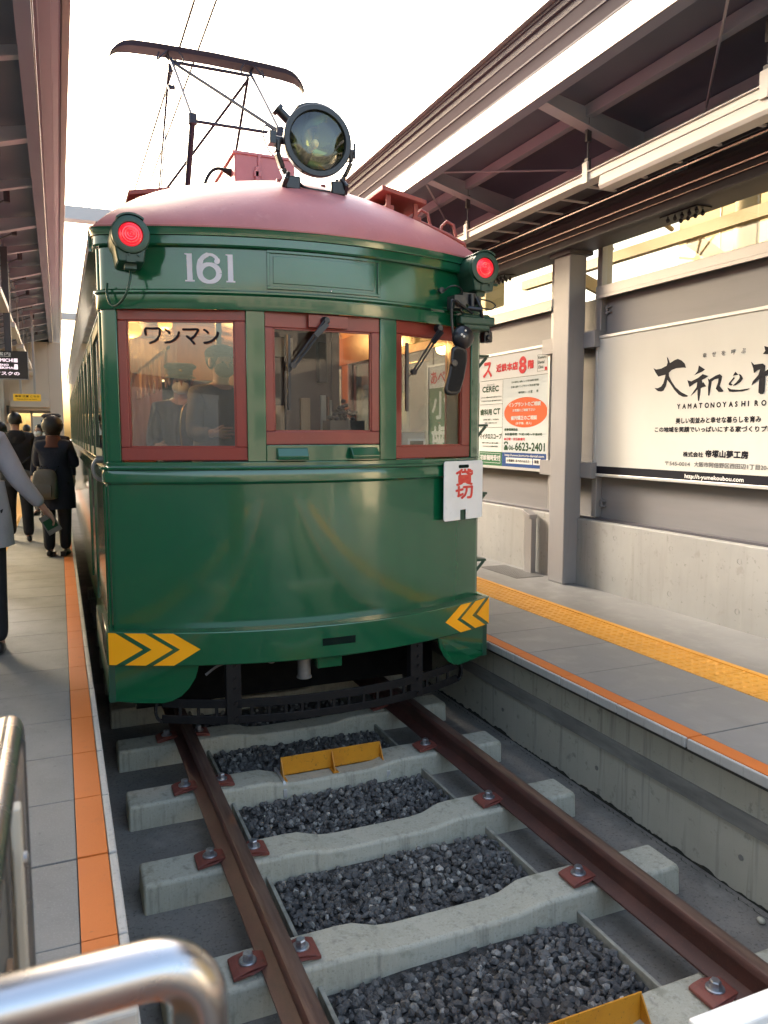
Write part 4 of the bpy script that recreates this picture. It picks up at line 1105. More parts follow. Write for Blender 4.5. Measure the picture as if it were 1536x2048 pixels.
# --- mouldings
m_ = wrap(MB(), -UE, UE, [(0,1.562),(.012,1.566),(.022,1.578),(.024,1.618),(.016,1.642),(.034,1.650),(.036,1.660),(.0,1.667)])
for s in (-1, 1):
    sidebox(m_, s, ye, YB, 1.565, 1.655, 0, .02)
m_.build('belt_moulding', 'green', tram, smooth=30)
m_ = wrap(MB(), -UE, UE, [(0,2.533),(.016,2.530),(.020,2.545),(.020,2.606),(.034,2.618),(.034,2.627),(.0,2.640)])
m_.build('drip_moulding', 'green', tram, smooth=30)
m_ = wrap(MB(), -UE, UE, [(0,2.872),(.024,2.866),(.030,2.876),(.030,2.918),(.040,2.922),(.042,2.955),(.046,2.962),(0,2.968)])
for s in (-1, 1):
    sidebox(m_, s, ye, YB, 2.872, 2.962, 0, .045)
m_.build('eave_cornice', 'green', tram, smooth=30)
for s in (-1, 1):                          # corner beading, a bright narrow strip
    m_ = MB()
    u = s*(W + .035)
    m_.tube([(*plan(u, .004), z) for z in (.6, 1.55)], .009, 8)
    m_.tube([(*plan(u, .004), z) for z in (1.68, 2.52)], .009, 8)
    m_.tube([(*plan(u, .004), z) for z in (2.64, 2.86)], .009, 8)
    m_.build('corner_beading', 'green', tram, smooth=40)
# letterboard panel (blank destination box)
m_ = MB()
f0 = ffn()
for (a0,a1,b0,b1) in ((-.335,.345,2.848,2.864),(-.335,.345,2.652,2.668),(-.335,-.319,2.668,2.848),(.329,.345,2.668,2.848)):
    wbox(m_, a0, a1, b0, b1, 0, .012)
pb = m_.build('destination_frame', 'green', tram, bevel=.002)
wbox(MB(), -.30, .31, 2.684, 2.832, 0, .006).build('blank_panel', 'green', pb, bevel=.002)
MB().lathe([(0,.004),(.006,.003),(.006,0)], (*plan(.03, .012), 2.66), (0,-1,0), 10).build('screw_head', 'signwhite', pb)
# number 161
q = MB()
fn = ffn(.001)
for x0 in (-.748, -.536):
    q.prism([(x0-.018,2.830),(x0+.019,2.830),(x0+.021,2.688),(x0+.031,2.688),(x0+.031,2.680),(x0-.017,2.680),(x0-.017,2.688),(x0-.007,2.688),(x0-.008,2.822),(x0-.020,2.826)], fn, 0, .002)
ring = [(-.640 + .050*math.cos(a), 2.727 + .047*math.sin(a)) for a in [2*math.pi*k/28 for k in range(29)]]
wd = [.020 + .010*abs(math.cos(2*math.pi*k/28)) for k in range(29)]
brush(q, ring, wd, fn, .0022, cap=False)
arc = smooth_path([(-.691,2.727),(-.691,2.765),(-.680,2.800),(-.655,2.822),(-.628,2.825),(-.606,2.812),(-.596,2.796)], 4)
brush(q, arc, [.029]*8 + [.024]*6 + [.016]*5 + [.018]*4 + [.024]*2, fn, .003)
q.lathe([(0,.0155),(.001,.0155),(.001,0)], (*plan(-.599, .0045), 2.791), (-.2,-1,0), 16)
q.build('fleet_number', 'cream_num', tram)
# --- front windows
def flat(ua, ub, off):
    pa, pb_ = Vector(plan(ua)), Vector(plan(ub))
    d = (pb_ - pa).normalized(); n = Vector((d.y, -d.x))
    return lambda a, b_, dd: (*(pa + d*((a - ua)/(ub - ua)*(pb_ - pa).length) + n*(off + dd)), b_)
def window(ua, ub, z0, z1, ga, gb, gz0, gz1):
    fn = flat(ua, ub, -.022)
    m_ = MB()
    for (a0,a1,b0,b1) in ((ua,ub,gz1,z1),(ua,ub,z0,gz0),(ua,ga,gz0,gz1),(gb,ub,gz0,gz1)):
        m_.prism([(a0,b0),(a1,b0),(a1,b1),(a0,b1)], fn, -.025, .012)
    wn = m_.build('front_window', 'frame_red', tram, bevel=.005)
    bd = MB()
    for (a0,a1,b0,b1) in ((ga,gb,gz1-.008,gz1),(ga,gb,gz0,gz0+.008),(ga,ga+.008,gz0,gz1),(gb-.008,gb,gz0,gz1)):
        bd.prism([(a0,b0),(a1,b0),(a1,b1),(a0,b1)], fn, -.012, .004)
    bd.build('glazing_bead', 'frame_red', wn)
    MB().prism([(ga-.004,gz0-.004),(gb+.004,gz0-.004),(gb+.004,gz1+.004),(ga-.004,gz1+.004)], fn, -.012, -.007).build('pane', 'pane' if ua < -1 else 'pane_clear', wn)
    return wn, fn
w1, fw1 = window(-1.122, -.455, 1.697, 2.537, -1.075, -.516, 1.772, 2.474)
w2, fw2 = window(-.350, .350, 1.786, 2.537, -.298, .298, 1.862, 2.446)
w3, fw3 = window(.468, 1.104, 1.695, 2.537, .514, 1.031, 1.772, 2.455)
# black hand lettering on the left pane
q = MB()
K = lambda pts: [(-1.075 + .559*(x - 110)/1240, 2.474 - .702*(y - 115)/1455) for x, y in pts]
wds = .0115
for i, st in enumerate(([(325,275),(325,208),(400,205),(480,205),(487,245),(470,300),(430,345),(372,368)],
           [(550,212),(580,232),(598,255)], [(706,245),(690,290),(650,330),(600,355),(550,362)],
           [(758,212),(840,212),(925,210),(915,245),(880,290),(845,318)], [(800,290),(840,325),(878,370)],
           [(1000,215),(1025,228),(1042,248)], [(1155,245),(1140,290),(1100,330),(1050,355),(1000,362)])):
    brush(q, smooth_path(K(st), 4), .0125, fw1, .0005 + .0004*i)
q.build('window_lettering', 'ink', w1)
# hinge blocks under the middle window, wipers
for x in (-.205, .232):
    MB().loft([[(*plan(x + dx, o), z) for o, z in ((0,1.70),(.05,1.70),(.055,1.722),(.022,1.768),(0,1.768))] for dx in (-.088, .088)]).build('vent_hood', 'green', tram, bevel=.004)
def wiper(px, pz, ex, ez, bx, bz0, bz1):
    f = ffn(0)
    wp = MB()
    wp.tube([f(px-.012,pz,.035), f(ex-.008,ez,.045)], .006, 8).tube([f(px+.014,pz-.004,.035), f(ex+.012,ez-.004,.045)], .006, 8)
    wp.bar(f(px+.002,pz-.02,.041), f(px-(px-ex)*.35,pz-(pz-ez)*.35,.045), .03, .008, (0,-1,0))
    o = wp.build('wiper', 'black', tram, smooth=40)
    MB().lathe([(0,.026),(.03,.022),(.045,.016),(.045,0)], f(px,pz,0), (0,-1,0), 16).build('wiper_pivot', 'black', o, smooth=40)
    MB().cyl(f(ex+.002,ez-.002,.03), f(ex+.002,ez-.002,.052), .018, n=14).build('wiper_joint', 'black', o, smooth=40)
    MB().bar(f(bx,bz0,.022), f(bx,bz1,.022), .016, .022, (0,-1,0)).bar(f(bx,(bz0+bz1)/2,.03), f(ex,ez,.04), .008, .008).build('wiper_blade', 'black', o)
wiper(-.005, 2.492, -.203, 2.234, -.222, 1.982, 2.405)
wiper(.784, 2.507, .560, 2.225, .526, 1.986, 2.396)
wbox(MB(), -.10, .14, 2.455, 2.525, -.02, -.003).build('wiper_plate', 'frame_red', w2, bevel=.002)
# --- roof
cxr, cyr, HR = 0.0, 5.6, .555
def rim(u): return plan(u, .035)
r_ = MB()
def prof(t_, bx):
    p = .5 + .35*min(1, abs(bx)/(W + .035))**1.5
    return 2.962 + HR*max(0, 1 - t_*t_)**p
rings = []
T = [1.0, .995, .985, .965, .94, .9, .85, .78, .7, .6, .5, .4, .3, .2, .1, .03]
ul = [-1.2 - .1*k for k in range(13, 0, -1)]
front = us(-UE, UE)
bound = [rim(u) for u in front]
yk = bound[0][1]
sideys = [cyr - (cyr - yk)*k/5 for k in range(5)]
left = [(-W-.035, y) for y in sideys]; right = [(W+.035, y) for y in sideys[::-1]]
outline = left + bound + right
def dome(px, py, t_): return (px*t_, cyr + (py - cyr)*t_, prof(t_, px))
for t_ in T: rings.append([dome(px, py, t_) for px, py in outline])
r_.loft(rings, caps=False, closed=False)
sec = [((W+.035)*t_*s, prof(t_, 9)) for s, tt in ((-1, T), (1, T[::-1])) for t_ in tt]
r_.loft([[(x, y, z) for x, z in sec] for y in (cyr, 8, 12, YB+.05)], caps=False, closed=False)
r_.build('roof', 'roof', tram, smooth=60)
wrap(MB(), -UE, UE, [(.01,2.958),(.044,2.960),(.046,2.972),(.02,2.980)]).build('roof_gutter', 'roof', tram, smooth=30)
def rz(x, y):                          # roof height near the front dome
    lo, hi = 0.0, 1.2
    best = None
    d = Vector((x - cxr, y - cyr))
    bx = 9
    if y >= cyr: t_ = min(1, abs(x)/(W+.035))
    else:
        bestk = 1e9; t_ = 0
        for px, py in outline:
            q = Vector((px, py - cyr))
            c = abs(q.x*d.y - q.y*d.x)/(q.length+1e-9)
            if q.dot(d) > 0 and c < bestk: bestk = c; t_ = d.length/q.length; bx = px
    return prof(min(1, t_), bx)
# roof boards on legs, on both flanks of the dome
def roof_board(s, x0, x1, y0, y1, z0, z1, name='roof_step'):
    m_ = MB()
    a, c = s*x0, s*x1
    m_.add([(a,y0,z0),(c,y0,z1),(c,y1,z1),(a,y1,z0),(a,y0,z0+.03),(c,y0,z1+.03),(c,y1,z1+.03),(a,y1,z0+.03)],
           [(0,3,2,1),(4,5,6,7),(0,1,5,4),(1,2,6,5),(2,3,7,6),(3,0,4,7)])
    o = m_.build(name, 'roofwood', tram, bevel=.004)
    for xx in (x0+.06, x1-.06):
        for yy in (y0+.05, y1-.06):
            zt = z0 + (z1-z0)*(xx-x0)/(x1-x0)
            zr = rz(s*xx, yy)
            MB().box((s*xx-.014, yy-.012, zr-.02), (s*xx+.014, yy+.012, zt)).box((s*xx-.03, yy-.03, zr-.02), (s*xx+.03, yy+.03, zr+.012)).build('leg', 'roofwood', o, bevel=.002)
roof_board(1, .535, .850, 4.72, 5.12, 3.405, 3.345)
roof_board(-1, .60, .98, 5.20, 9.5, 3.40, 3.33)
# grab rail on the right flank
pts = []
for k in range(9):
    x = .86 + .033*k; y = 4.95 - .032*k
    pts.append((x, y, rz(x, y) + .028))
hr = MB().tube(pts, .011, 8)
for k in (0, 3, 6, 8):
    x, y, z = pts[k]; hr.cyl((x, y, z-.05), (x, y, z), .008, n=8)
for k in (1, 5):
    x, y, z = pts[k]
    hr.tube([(x-.02,y+.03,z-.03),(x-.015,y+.03,z+.05),(x+.02,y+.02,z+.085),(x+.06,y+.0,z+.06),(x+.07,y-.02,z-.02)], .010, 8)
hr.build('roof_grab_rail', 'roofwood', tram, smooth=50)
for x, y in ((-.10, 4.74), (-.145, 4.72), (.14, 4.74)):
    MB().lathe([(0,.02),(.012,.018),(.018,0)], (x, y, rz(x,y)-.002), (0,0,1), 10).build('roof_rivet', 'roof', tram)
# resistor box behind the headlamp
rb = MB().box((-.22, 5.62, 3.60), (.22, 7.4, 3.825)).build('roof_box', 'roof', tram, bevel=.012)
MB().box((-.055, 5.605, 3.585), (-.035, 5.622, 3.835)).box((-.085, 5.60, 3.67), (-.03, 5.612, 3.71)).box((-.075, 5.60, 3.64), (-.05, 5.61, 3.74)).box((-.235, 5.61, 3.815), (.235, 7.41, 3.835)).build('lid_strap', 'roof', rb, bevel=.003)
MB().box((-.24, 5.7, 3.47), (-.18, 7.3, 3.605)).box((.18, 5.7, 3.47), (.24, 7.3, 3.605)).build('box_foot', 'blackmatt', rb)
MB().tube(smooth_path([(-.22,5.75,3.72),(-.30,5.75,3.74),(-.36,5.74,3.71),(-.41,5.72,3.62),(-.42,5.70,3.50)], 5), .012, 8).cyl((-.215,5.75,3.72),(-.275,5.75,3.735),.03,.014).build('cable', 'blackmatt', rb, smooth=50)
# --- headlamp
hx, hy, hz = 0.02, 4.49, 3.545
hd = (Vector((-.06, -1, -.02))).normalized()
hl = MB().lathe([(-.24,0),(-.24,.07),(-.19,.125),(-.10,.165),(-.02,.178),(.0,.181),(.0,.200),(.035,.202),(.04,.197),(.04,.170),(.028,.165)], (hx,hy,hz), hd, 48)
lamp = hl.build('headlamp', 'black', tram, smooth=40)
MB().lathe([(.028,.165),(.03,.168),(.034,.164),(.042,.10),(.045,0)], (hx,hy,hz), hd, 48).build('lens', 'lens', lamp, smooth=60)
MB().lathe([(.02,.165),(-.03,.148),(-.09,.10),(-.12,.03),(-.125,0)], (hx,hy,hz), hd, 48).build('reflector', 'reflector', lamp, smooth=60)
MB().ball((hx,hy+.03,hz), (.022,.03,.028), 14, 10).cyl((hx,hy+.12,hz),(hx,hy+.05,hz),.018).build('bulb', 'bulb', lamp, smooth=60)
q = MB()
q.loft([[ (hx + .207*math.sin(a)*k, hy + dy, hz + .207*math.cos(a)*k) for k, dy in ((1.0,-.01),(1.06,-.01),(1.06,.09),(1.0,.09))] for a in [rad(-32 + 4*i) for i in range(17)]])
q.build('lamp_hood', 'black', lamp, smooth=40)
for q in (MB().cyl((hx-.15,hy+.06,hz+.12),(hx-.215,hy+.06,hz+.175),.026).cyl((hx-.205,hy+.06,hz+.165),(hx-.222,hy+.06,hz+.18),.038),
          MB().cyl((hx+.19,hy+.04,hz-.01),(hx+.245,hy+.04,hz-.01),.016).bar((hx+.25,hy+.04,hz-.045),(hx+.25,hy+.04,hz+.04),.016,.02),
          MB().cyl((hx-.18,hy+.05,hz),(hx-.25,hy+.05,hz),.022).box((hx-.275,hy+.02,hz-.03),(hx-.235,hy+.09,hz+.04))):
    q.build('lamp_knob', 'black', lamp, smooth=40, bevel=.002)
for s in (-1, 1):
    zb = rz(s*.15, 4.60)
    q = MB()
    P = [(s*.222,4.54,hz),(s*.225,4.545,hz-.07),(s*.19,4.56,hz-.15),(s*.155,4.57,hz-.205),(s*.165,4.55,zb+.03),(s*.19,4.50,zb-.025)]
    P = [tuple(v + (hx if i == 0 else 0) for i, v in enumerate(p)) for p in P]
    for a_, b_ in zip(P, P[1:]):
        q.bar(a_, b_, .07, .028, (s, 0, .2))
    q.box((hx+s*.14-.045, 4.50, rz(s*.15,4.55)-.03), (hx+s*.14+.045, 4.62, rz(s*.15,4.60)+.022))
    q.cyl((hx+s*.155-.03,4.56,hz-.215),(hx+s*.155+.03,4.56,hz-.215),.022)
    q.build('lamp_bracket', 'black', lamp, bevel=.008, smooth=40)
MB().tube(smooth_path([(hx-.09,4.58,hz-.19),(hx-.085,4.54,hz-.235),(hx-.05,4.51,hz-.262),(hx+.03,4.50,hz-.268),(hx+.12,4.53,hz-.262)], 5), .010, 8).build('cable', 'black', lamp, smooth=50)
# --- tail lamps
def tail(s):
    x, z = s*1.055, 2.878
    yb = 4.50
    yf = 4.305
    q = MB()
    prof = []
    n = 28
    out = [(x + .100*math.cos(a), z + .100*math.sin(a)) for a in [rad(-38) + rad(256)*k/n for k in range(n+1)]]
    out += [(x - .066, z - .138), (x + .066, z - .138)]
    q.prism(out, lambda a, b_, d: (a, d, b_), yf + .012, yb + .05)
    o = q.build('tail_lamp', 'green_dark', tram, bevel=.008, smooth=40)
    MB().lathe([(.0,.097),(.018,.094),(.020,.086),(.020,.064),(.006,.060)], (x,yf+.012,z), (-.02*s,-1,0), 40).build('lamp_rim', 'green_dark', o, smooth=40)
    pr = [(.004,.061),(.012,.060)] + [(.012 + .016*(1-(k/9)**2) + (.0022 if k % 2 else 0), .056*k/9) for k in range(9,-1,-1)]
    MB().lathe(pr, (x,yf+.012,z), (-.02*s,-1,0), 40).build('lens', 'lensred', o, smooth=25)
    v = MB()
    v.loft([[(x + k*math.sin(a), yf + dy, z + k*math.cos(a)) for k, dy in ((.099,-.012),(.108,-.012),(.108,.16),(.099,.16))] for a in [rad(-40 + 8*i) for i in range(11)]])
    v.build('lamp_visor', 'green_dark', o, smooth=40)
    v = MB().box((x-.022,yf+.006,z-.138),(x+.022,yf+.014,z-.098)).cyl((x-.01,yf+.008,z-.10),(x-.01,yf,z-.10),.006,n=8).cyl((x+.038,yf+.008,z-.10),(x+.038,yf,z-.10),.006,n=8)
    MB().box((x-.03,yf+.05,z-.164),(x+.03,yf+.11,z-.137)).build('cable_gland', 'green_dark', o)
    if s > 0: MB().cyl((x+.085,yf+.06,z-.085),(x+.125,yf+.06,z-.085),.009,n=8).build('lamp_hinge', 'green_dark', o)
    v.build('lamp_catch', 'green_dark', o)
    if s < 0:
        MB().tube(smooth_path([(x,yf+.08,z-.17),(x-.005,yf+.06,z-.22),(x-.03,yf+.07,z-.30),(x-.07,yf+.13,z-.345),(x-.10,yf+.17,z-.335),(x-.115,yf+.19,z-.28),(x-.11,yf+.21,z-.22)], 5), .0065, 8).build('lamp_cable', 'green_dark', o, smooth=50)
    return o
tail(-1); tail(1)
# --- mirror and camera cluster on the right corner
q = MB()
q.tube(smooth_path([(.985,4.44,2.60),(.90,4.34,2.62),(.815,4.26,2.655),(.79,4.245,2.63),(.80,4.24,2.45),(.845,4.235,2.36)], 5), .008, 8)
q.box((.93,4.36,2.66),(1.06,4.45,2.73)).box((.84,4.30,2.62),(.92,4.40,2.70)).cyl((.99,4.35,2.64),(.99,4.35,2.72),.018).cyl((.95,4.33,2.63),(1.03,4.30,2.62),.014)
q.bar((.82,4.25,2.655),(.98,4.33,2.60),.012,.012)
mo = q.build('mirror_arm', 'black', tram, smooth=40)
q = MB()
ol = [(.0,.0),(.055,-.005),(.078,-.03),(.080,-.09),(.058,-.20),(.028,-.285),(.0,-.300),(-.05,-.302),(-.078,-.29),(-.080,-.262),(-.052,-.16),(-.035,-.06),(-.03,-.02)]
fm = lambda a, b_, d: (.795 + a + .02, 4.215 + d + .10*a, 2.385 + b_)
q.prism(ol, fm, .0, .035)
m2 = q.build('mirror_shell', 'black', mo, bevel=.012, smooth=60, seg=3)
MB().prism([(a*.8+.0, b_*.86-.022) for a, b_ in ol], fm, -.004, .0).build('mirror_back', 'blackmatt', mo, bevel=.003)
MB().cyl((.79,4.22,2.275),(.79,4.195,2.275),.022).build('mirror_joint', 'black', mo, bevel=.004, smooth=40)
MB().ball((.865,4.235,2.435), (.072,.05,.072), 20, 12).build('round_mirror', 'black', mo, smooth=60)
for dx, dz in ((-.02,.03),(-.045,.005),(-.03,-.005)):
    MB().cyl((.875+dx,4.187,2.44+dz),(.875+dx,4.182,2.44+dz),.007,n=10).build('mirror_screw', 'bolt', mo)
q = MB().box((.93,4.34,2.50),(1.12,4.46,2.60)).box((.90,4.33,2.53),(1.15,4.40,2.585))
q.build('camera_bracket', 'green_dark', mo, bevel=.012)
q = MB().tube(smooth_path([(1.02,4.35,2.70),(1.04,4.33,2.64),(1.06,4.34,2.58),(1.13,4.40,2.55),(1.17,4.45,2.49)], 5), .012, 8)
q.tube(smooth_path([(1.06,4.38,2.70),(1.14,4.38,2.69),(1.19,4.40,2.67),(1.16,4.40,2.645),(1.08,4.38,2.645)], 5), .005, 8)
q.tube(smooth_path([(.80,4.36,2.73),(.83,4.34,2.755),(.88,4.34,2.76),(.93,4.37,2.74),(.94,4.38,2.68)], 5), .005, 8)
q.cyl((.79,4.40,2.735),(.79,4.37,2.735),.018)
q.build('mirror_cable', 'black', mo, smooth=50)
MB().box((1.13,4.43,2.44),(1.19,4.50,2.51)).cyl((1.16,4.44,2.47),(1.16,4.41,2.465),.02).build('corner_camera', 'black', mo, bevel=.006)
# --- step brackets on the right corner
for z in (2.385, 1.91, 1.435, .962):
    q = MB().box((1.195,4.70,z-.012),(1.325,4.80,z+.004))
    q.prism([(1.205,z-.012),(1.235,z-.012),(1.215,z-.135),(1.205,z-.135)], lambda a,b_,d:(a,d,b_), 4.715, 4.725)
    q.bar((1.315,4.72,z-.012),(1.21,4.72,z-.125),.012,.02)
    q.box((1.195,4.715,z-.15),(1.215,4.74,z))
    q.build('step_bracket', 'green_dark', tram, bevel=.003)
# --- bumper with chevrons
UB2 = 1.235
def bplan(u, off=0.0):
    return u, 4.172 + .335*(u/UB2)**2 - off
def bsweep(mb, u0, u1, prof, n=36):
    return mb.loft([[(u, bplan(u)[1] - o, z) for o, z in prof] for u in [u0 + (u1-u0)*i/n for i in range(n+1)]])
q = bsweep(MB(), -UB2, UB2, [(-.14,.735),(0,.742),(.004,.738),(.004,.553),(0,.549),(-.03,.549),(-.03,.72),(-.14,.72)])
for s in (-1, 1):
    q.box((min(s*1.20,s*1.237), bplan(UB2)[1], .549), (max(s*1.20,s*1.237), 5.0, .742))
bu = q.build('bumper', 'green', tram, bevel=.004, smooth=40)
fb = lambda a, b_, d: (a, bplan(a)[1] - .005 - d, b_)
def subdiv(poly, k=6):
    out = []
    for (x0,y0),(x1,y1) in zip(poly, poly[1:] + poly[:1]):
        out += [(x0 + (x1-x0)*i/k, y0 + (y1-y0)*i/k) for i in range(k)]
    return out
def chevron(mb, x0, x1, tip, zc=.645, h=.092):
    """arrow band: left edge x0, right edge x1 on the rims, tip offset towards the middle; built as two sheared strips"""
    for sg in (1, -1):
        for i in range(8):
            t0, t1 = i/8, (i+1)/8
            za, zb_ = zc + sg*h*(1-t0), zc + sg*h*(1-t1)
            mb.add([fb(x0+tip*t0, za, .0015), fb(x1+tip*t0, za, .0015), fb(x1+tip*t1, zb_, .0015), fb(x0+tip*t1, zb_, .0015)], [(0,1,2,3)])
for s in (-1, 1):
    q = MB()
    for (x0, x1) in (((-1.147),(-1.038)), ((-1.0),(-.893))):
        a, c = (x0, x1) if s < 0 else (-x1+.045, -x0+.045)
        chevron(q, a, c, -s*.140 if s < 0 else -.140)
    # the first piece is cut off by the corner
    for sg in (1, -1):
        for i in range(8):
            t0, t1 = i/8, (i+1)/8
            ed = -1.228
            za, zb_ = .645 + sg*.092*(1-t0), .645 + sg*.092*(1-t1)
            xa, xb_ = -1.192 + .140*t0, -1.192 + .140*t1
            quad = [(ed, za), (xa, za), (xb_, zb_), (ed, zb_)]
            if s > 0: quad = [(min(-a+.045, 1.233), b_) for a, b_ in quad]
            q.add([fb(a, b_, .0015) for a, b_ in quad], [(0,1,2,3)])
    q.build('chevron_marks', 'yellow', bu)
bsweep(MB(), -.073, .132, [(.0035,.622),(.0052,.622),(.0052,.665),(.0035,.665)], 4).build('coupler_slot', 'seam', bu)
bsweep(MB(), -.075, .134, [(.003,.617),(.009,.617),(.009,.622),(.003,.622)], 4).build('slot_lip', 'green', bu)
# corner aprons
for s in (-1, 1):
    pr = [(1.232,.552),(1.236,.33),(1.10,.322),(.95,.322),(.90,.335),(.85,.365),(.81,.41),(.775,.47),(.755,.552)]
    MB().prism([(s*a, b_) for a, b_ in pr], lambda a, b_, d: (a, bplan(a)[1] + .03 + d, b_), 0, .02).build('corner_apron', 'green', tram, bevel=.004)
    sidebox(MB(), s, 4.52, 6.1, .325, .56, -.01, .03).build('side_skirt', 'green_dark', tram)
for s in (-1, 1):
    sidebox(MB(), s, 6.1, YB, .30, .42, -.08, -.03).build('side_sill', 'under', tram)
MB().box((-.075, 4.26, .46), (.078, 4.42, .553)).build('coupler_pocket', 'green', tram, bevel=.004)
# under the floor
q = MB().box((-1.12, 4.62, .44), (1.12, YB, .58))
q.box((-1.05, 5.0, .10), (1.05, 5.08, .5))  # added cross plate, blocks light so the space below stays dark
uf = q.build('underframe', 'under', tram)
for s in (-1, 1):
    MB().box((s*1.02-.05, 5.1, .12), (s*1.02+.05, 8.2, .40)).build('truck_frame', 'under', uf, bevel=.02)
    MB().box((s*1.02-.05, 13.1, .12), (s*1.02+.05, 16.2, .40)).build('truck_frame', 'under', uf, bevel=.02)
for y in (5.85, 7.55, 13.85, 15.55):
    q = MB().cyl((-.72,y,.335),(.72,y,.335),.07)
    for s in (-1, 1): q.cyl((s*.70,y,.335),(s*.82,y,.335),.335,n=32)
    q.build('wheelset', 'under', uf, smooth=40)
q = MB().cyl((-.13,4.36,.395),(-.13,4.36,.50),.040,n=24).cyl((-.13,4.36,.385),(-.13,4.36,.397),.045,n=24).cyl((-.13,4.36,.495),(-.13,4.36,.512),.045,n=24).cyl((-.13,4.36,.51),(-.13,4.36,.545),.020).cyl((-.13,4.36,.53),(-.13,4.36,.60),.011)
q.build('air_strainer', 'greymetal', uf, smooth=30, bevel=.002)
q = MB().tube([(-.80,4.46,.515),(-.42,4.46,.515),(-.40,4.46,.53),(-.40,4.46,.60)], .013, 10).tube([(-.31,4.44,.60),(-.31,4.44,.50)], .011, 10).cyl((-.31,4.44,.505),(-.31,4.44,.475),.018).tube([(-.50,4.47,.60),(-.50,4.47,.53)], .013, 10).tube(smooth_path([(-.52,4.46,.50),(-.62,4.46,.49),(-.70,4.46,.44)],4), .008, 8)
q.cyl((-.415,4.46,.515),(-.385,4.46,.515),.018)
q.build('air_pipe', 'greymetal', uf, smooth=40)
MB().box((.30,5.0,.42),(.42,5.05,.47)).build('truck_plate', 'greymetal', uf)
# lifeguard
def lplan(u): return 4.19 + .22*(abs(u)/.9)**2.2
q = MB()
N = 40
ul = [-.955 + 1.91*i/N for i in range(N+1)]
for z0, z1 in ((.288,.338),(.195,.243)):
    q.loft([[(u, lplan(u)-.008, z0),(u, lplan(u)+.008, z0),(u, lplan(u)+.008, z1),(u, lplan(u)-.008, z1)] for u in ul])
for s in (-1, 1):
    ends = [(s*.955 + s*.035*math.sin(a), lplan(.955) + .004*math.sin(a), .27 + .065*math.cos(a)) for a in [math.pi*k/8 for k in range(9)]]
    for a_, b_ in zip(ends, ends[1:]):
        q.bar(a_, b_, .016, .034, (0,1,0))
for i in range(19):
    u = -.86 + .0955*i
    q.box((u-.009, lplan(u)-.006, .238), (u+.009, lplan(u)+.006, .30))
lg = q.build('lifeguard', 'blackmatt', tram, bevel=.003)
for s in (-1, 1):
    q = MB().box((s*.575-.042, lplan(.575)-.012, .20), (s*.575+.042, lplan(.575)+.0, .56)).box((s*.575-.042, lplan(.575), .20), (s*.575-.03, lplan(.575)+.05, .56)).box((s*.575+.03, lplan(.575), .20), (s*.575+.042, lplan(.575)+.05, .56))
    h = q.build('hanger', 'blackmatt', lg, bevel=.002)
    for z in (.225, .315, .40, .46, .53):
        MB().cyl((s*.575+.01, lplan(.575)-.012, z), (s*.575+.01, lplan(.575)-.024, z), .011, n=6).build('hanger_bolt', 'blackmatt', h)
# --- side windows and side detail
k = 0
edges_ = [5.12, 6.10] + [6.10 + .875*j for j in range(1, 13)] + [YB-.1]
for s in (-1, 1):
    for a_, c_ in zip([5.0, 6.20] + [6.20 + .875*j for j in range(1, 12)], [6.10] + [6.10 + .875*j for j in range(1, 13)]):
        f = MB()
        for (y0,y1,z0,z1) in ((a_,c_,1.69,1.75),(a_,c_,2.49,2.55),(a_,a_+.05,1.75,2.49),(c_-.05,c_,1.75,2.49)):
            sidebox(f, s, y0, y1, z0, z1, -.035, -.010)
        fo = f.build('side_window', 'frame_red' if s > 0 else 'green_dark', tram)
        sidebox(MB(), s, a_+.05, c_-.05, 1.75, 2.49, -.024, -.020).build('pane', 'pane_side', fo)
for y in (4.80, 6.18, 7.2): sidebox(MB(), -1, y, y+.03, .6, 1.55, 0, .012).build('side_rib', 'green', tram)
MB().cyl((-1.205,4.79,1.70),(-1.245,4.79,1.70),.022).tube(smooth_path([(-1.24,4.79,1.70),(-1.262,4.79,1.66),(-1.25,4.79,1.60),(-1.20,4.79,1.57)],4), .012, 8).build('door_handle', 'greymetal', tram, smooth=50)
# --- cab and saloon inside
io = MB().box((-1.14, 4.7, .78), (1.14, YB-.05, .85)).build('cab_floor', 'wood', tram)
q = MB()
cs = [(1.16*math.cos(a), 2.68 + .50*math.sin(a)) for a in [math.pi*k/14 for k in range(15)]]
q.loft([[(x, y, z) for x, z in cs] for y in (4.75, 10, YB-.1)], caps=False, closed=False)
ce = q.build('ceiling', 'ceilcream', tram, smooth=60)
q = MB()
for y in [5.6 + .8*i for i in range(14)]:
    q.loft([[(x*.985, y+dy, z-.02) for x, z in cs] for dy in (-.02, .02)], caps=False, closed=False)
q.build('ceiling_rib', 'wood', ce)
# partition behind the driver: open door on the left, wooden screen behind the middle window
pt = MB()
pt.box((-.30, 6.02, .85), (-.26, 6.06, 2.95))
pt.box((-.22, 4.88, .85), (.24, 4.90, 2.75))
pt.box((.235, 4.86, .85), (.285, 4.93, 2.95))
po = pt.build('cab_partition', 'darkplum', tram)
for i, (x, wd_, z1, mm_) in enumerate(((-.15,.055,2.03,'woodpale'),(.015,.065,2.08,'woodpale'),(.155,.035,2.10,'sill'),(.20,.012,2.09,'wood'),(.222,.010,2.07,'sill'))):
    MB().box((x, 4.85 + .003*i, 1.3), (x+wd_, 4.88, z1)).build('screen_slat', mm_, po, bevel=.004)
MB().box((-.21, 4.87, 2.34), (-.03, 4.88, 2.46)).build('reflected_rectangle', 'signwhite', po)  # white panel standing in for a pale rectangle reflected in the pane
MB().box((-.085, 4.855, 1.75), (-.07, 4.87, 2.46)).build('screen_bar', 'darkplum', po)
MB().box((.13, 4.82, 2.18), (.19, 4.88, 2.44)).build('screen_latch', 'black', po, bevel=.006)
q = MB()
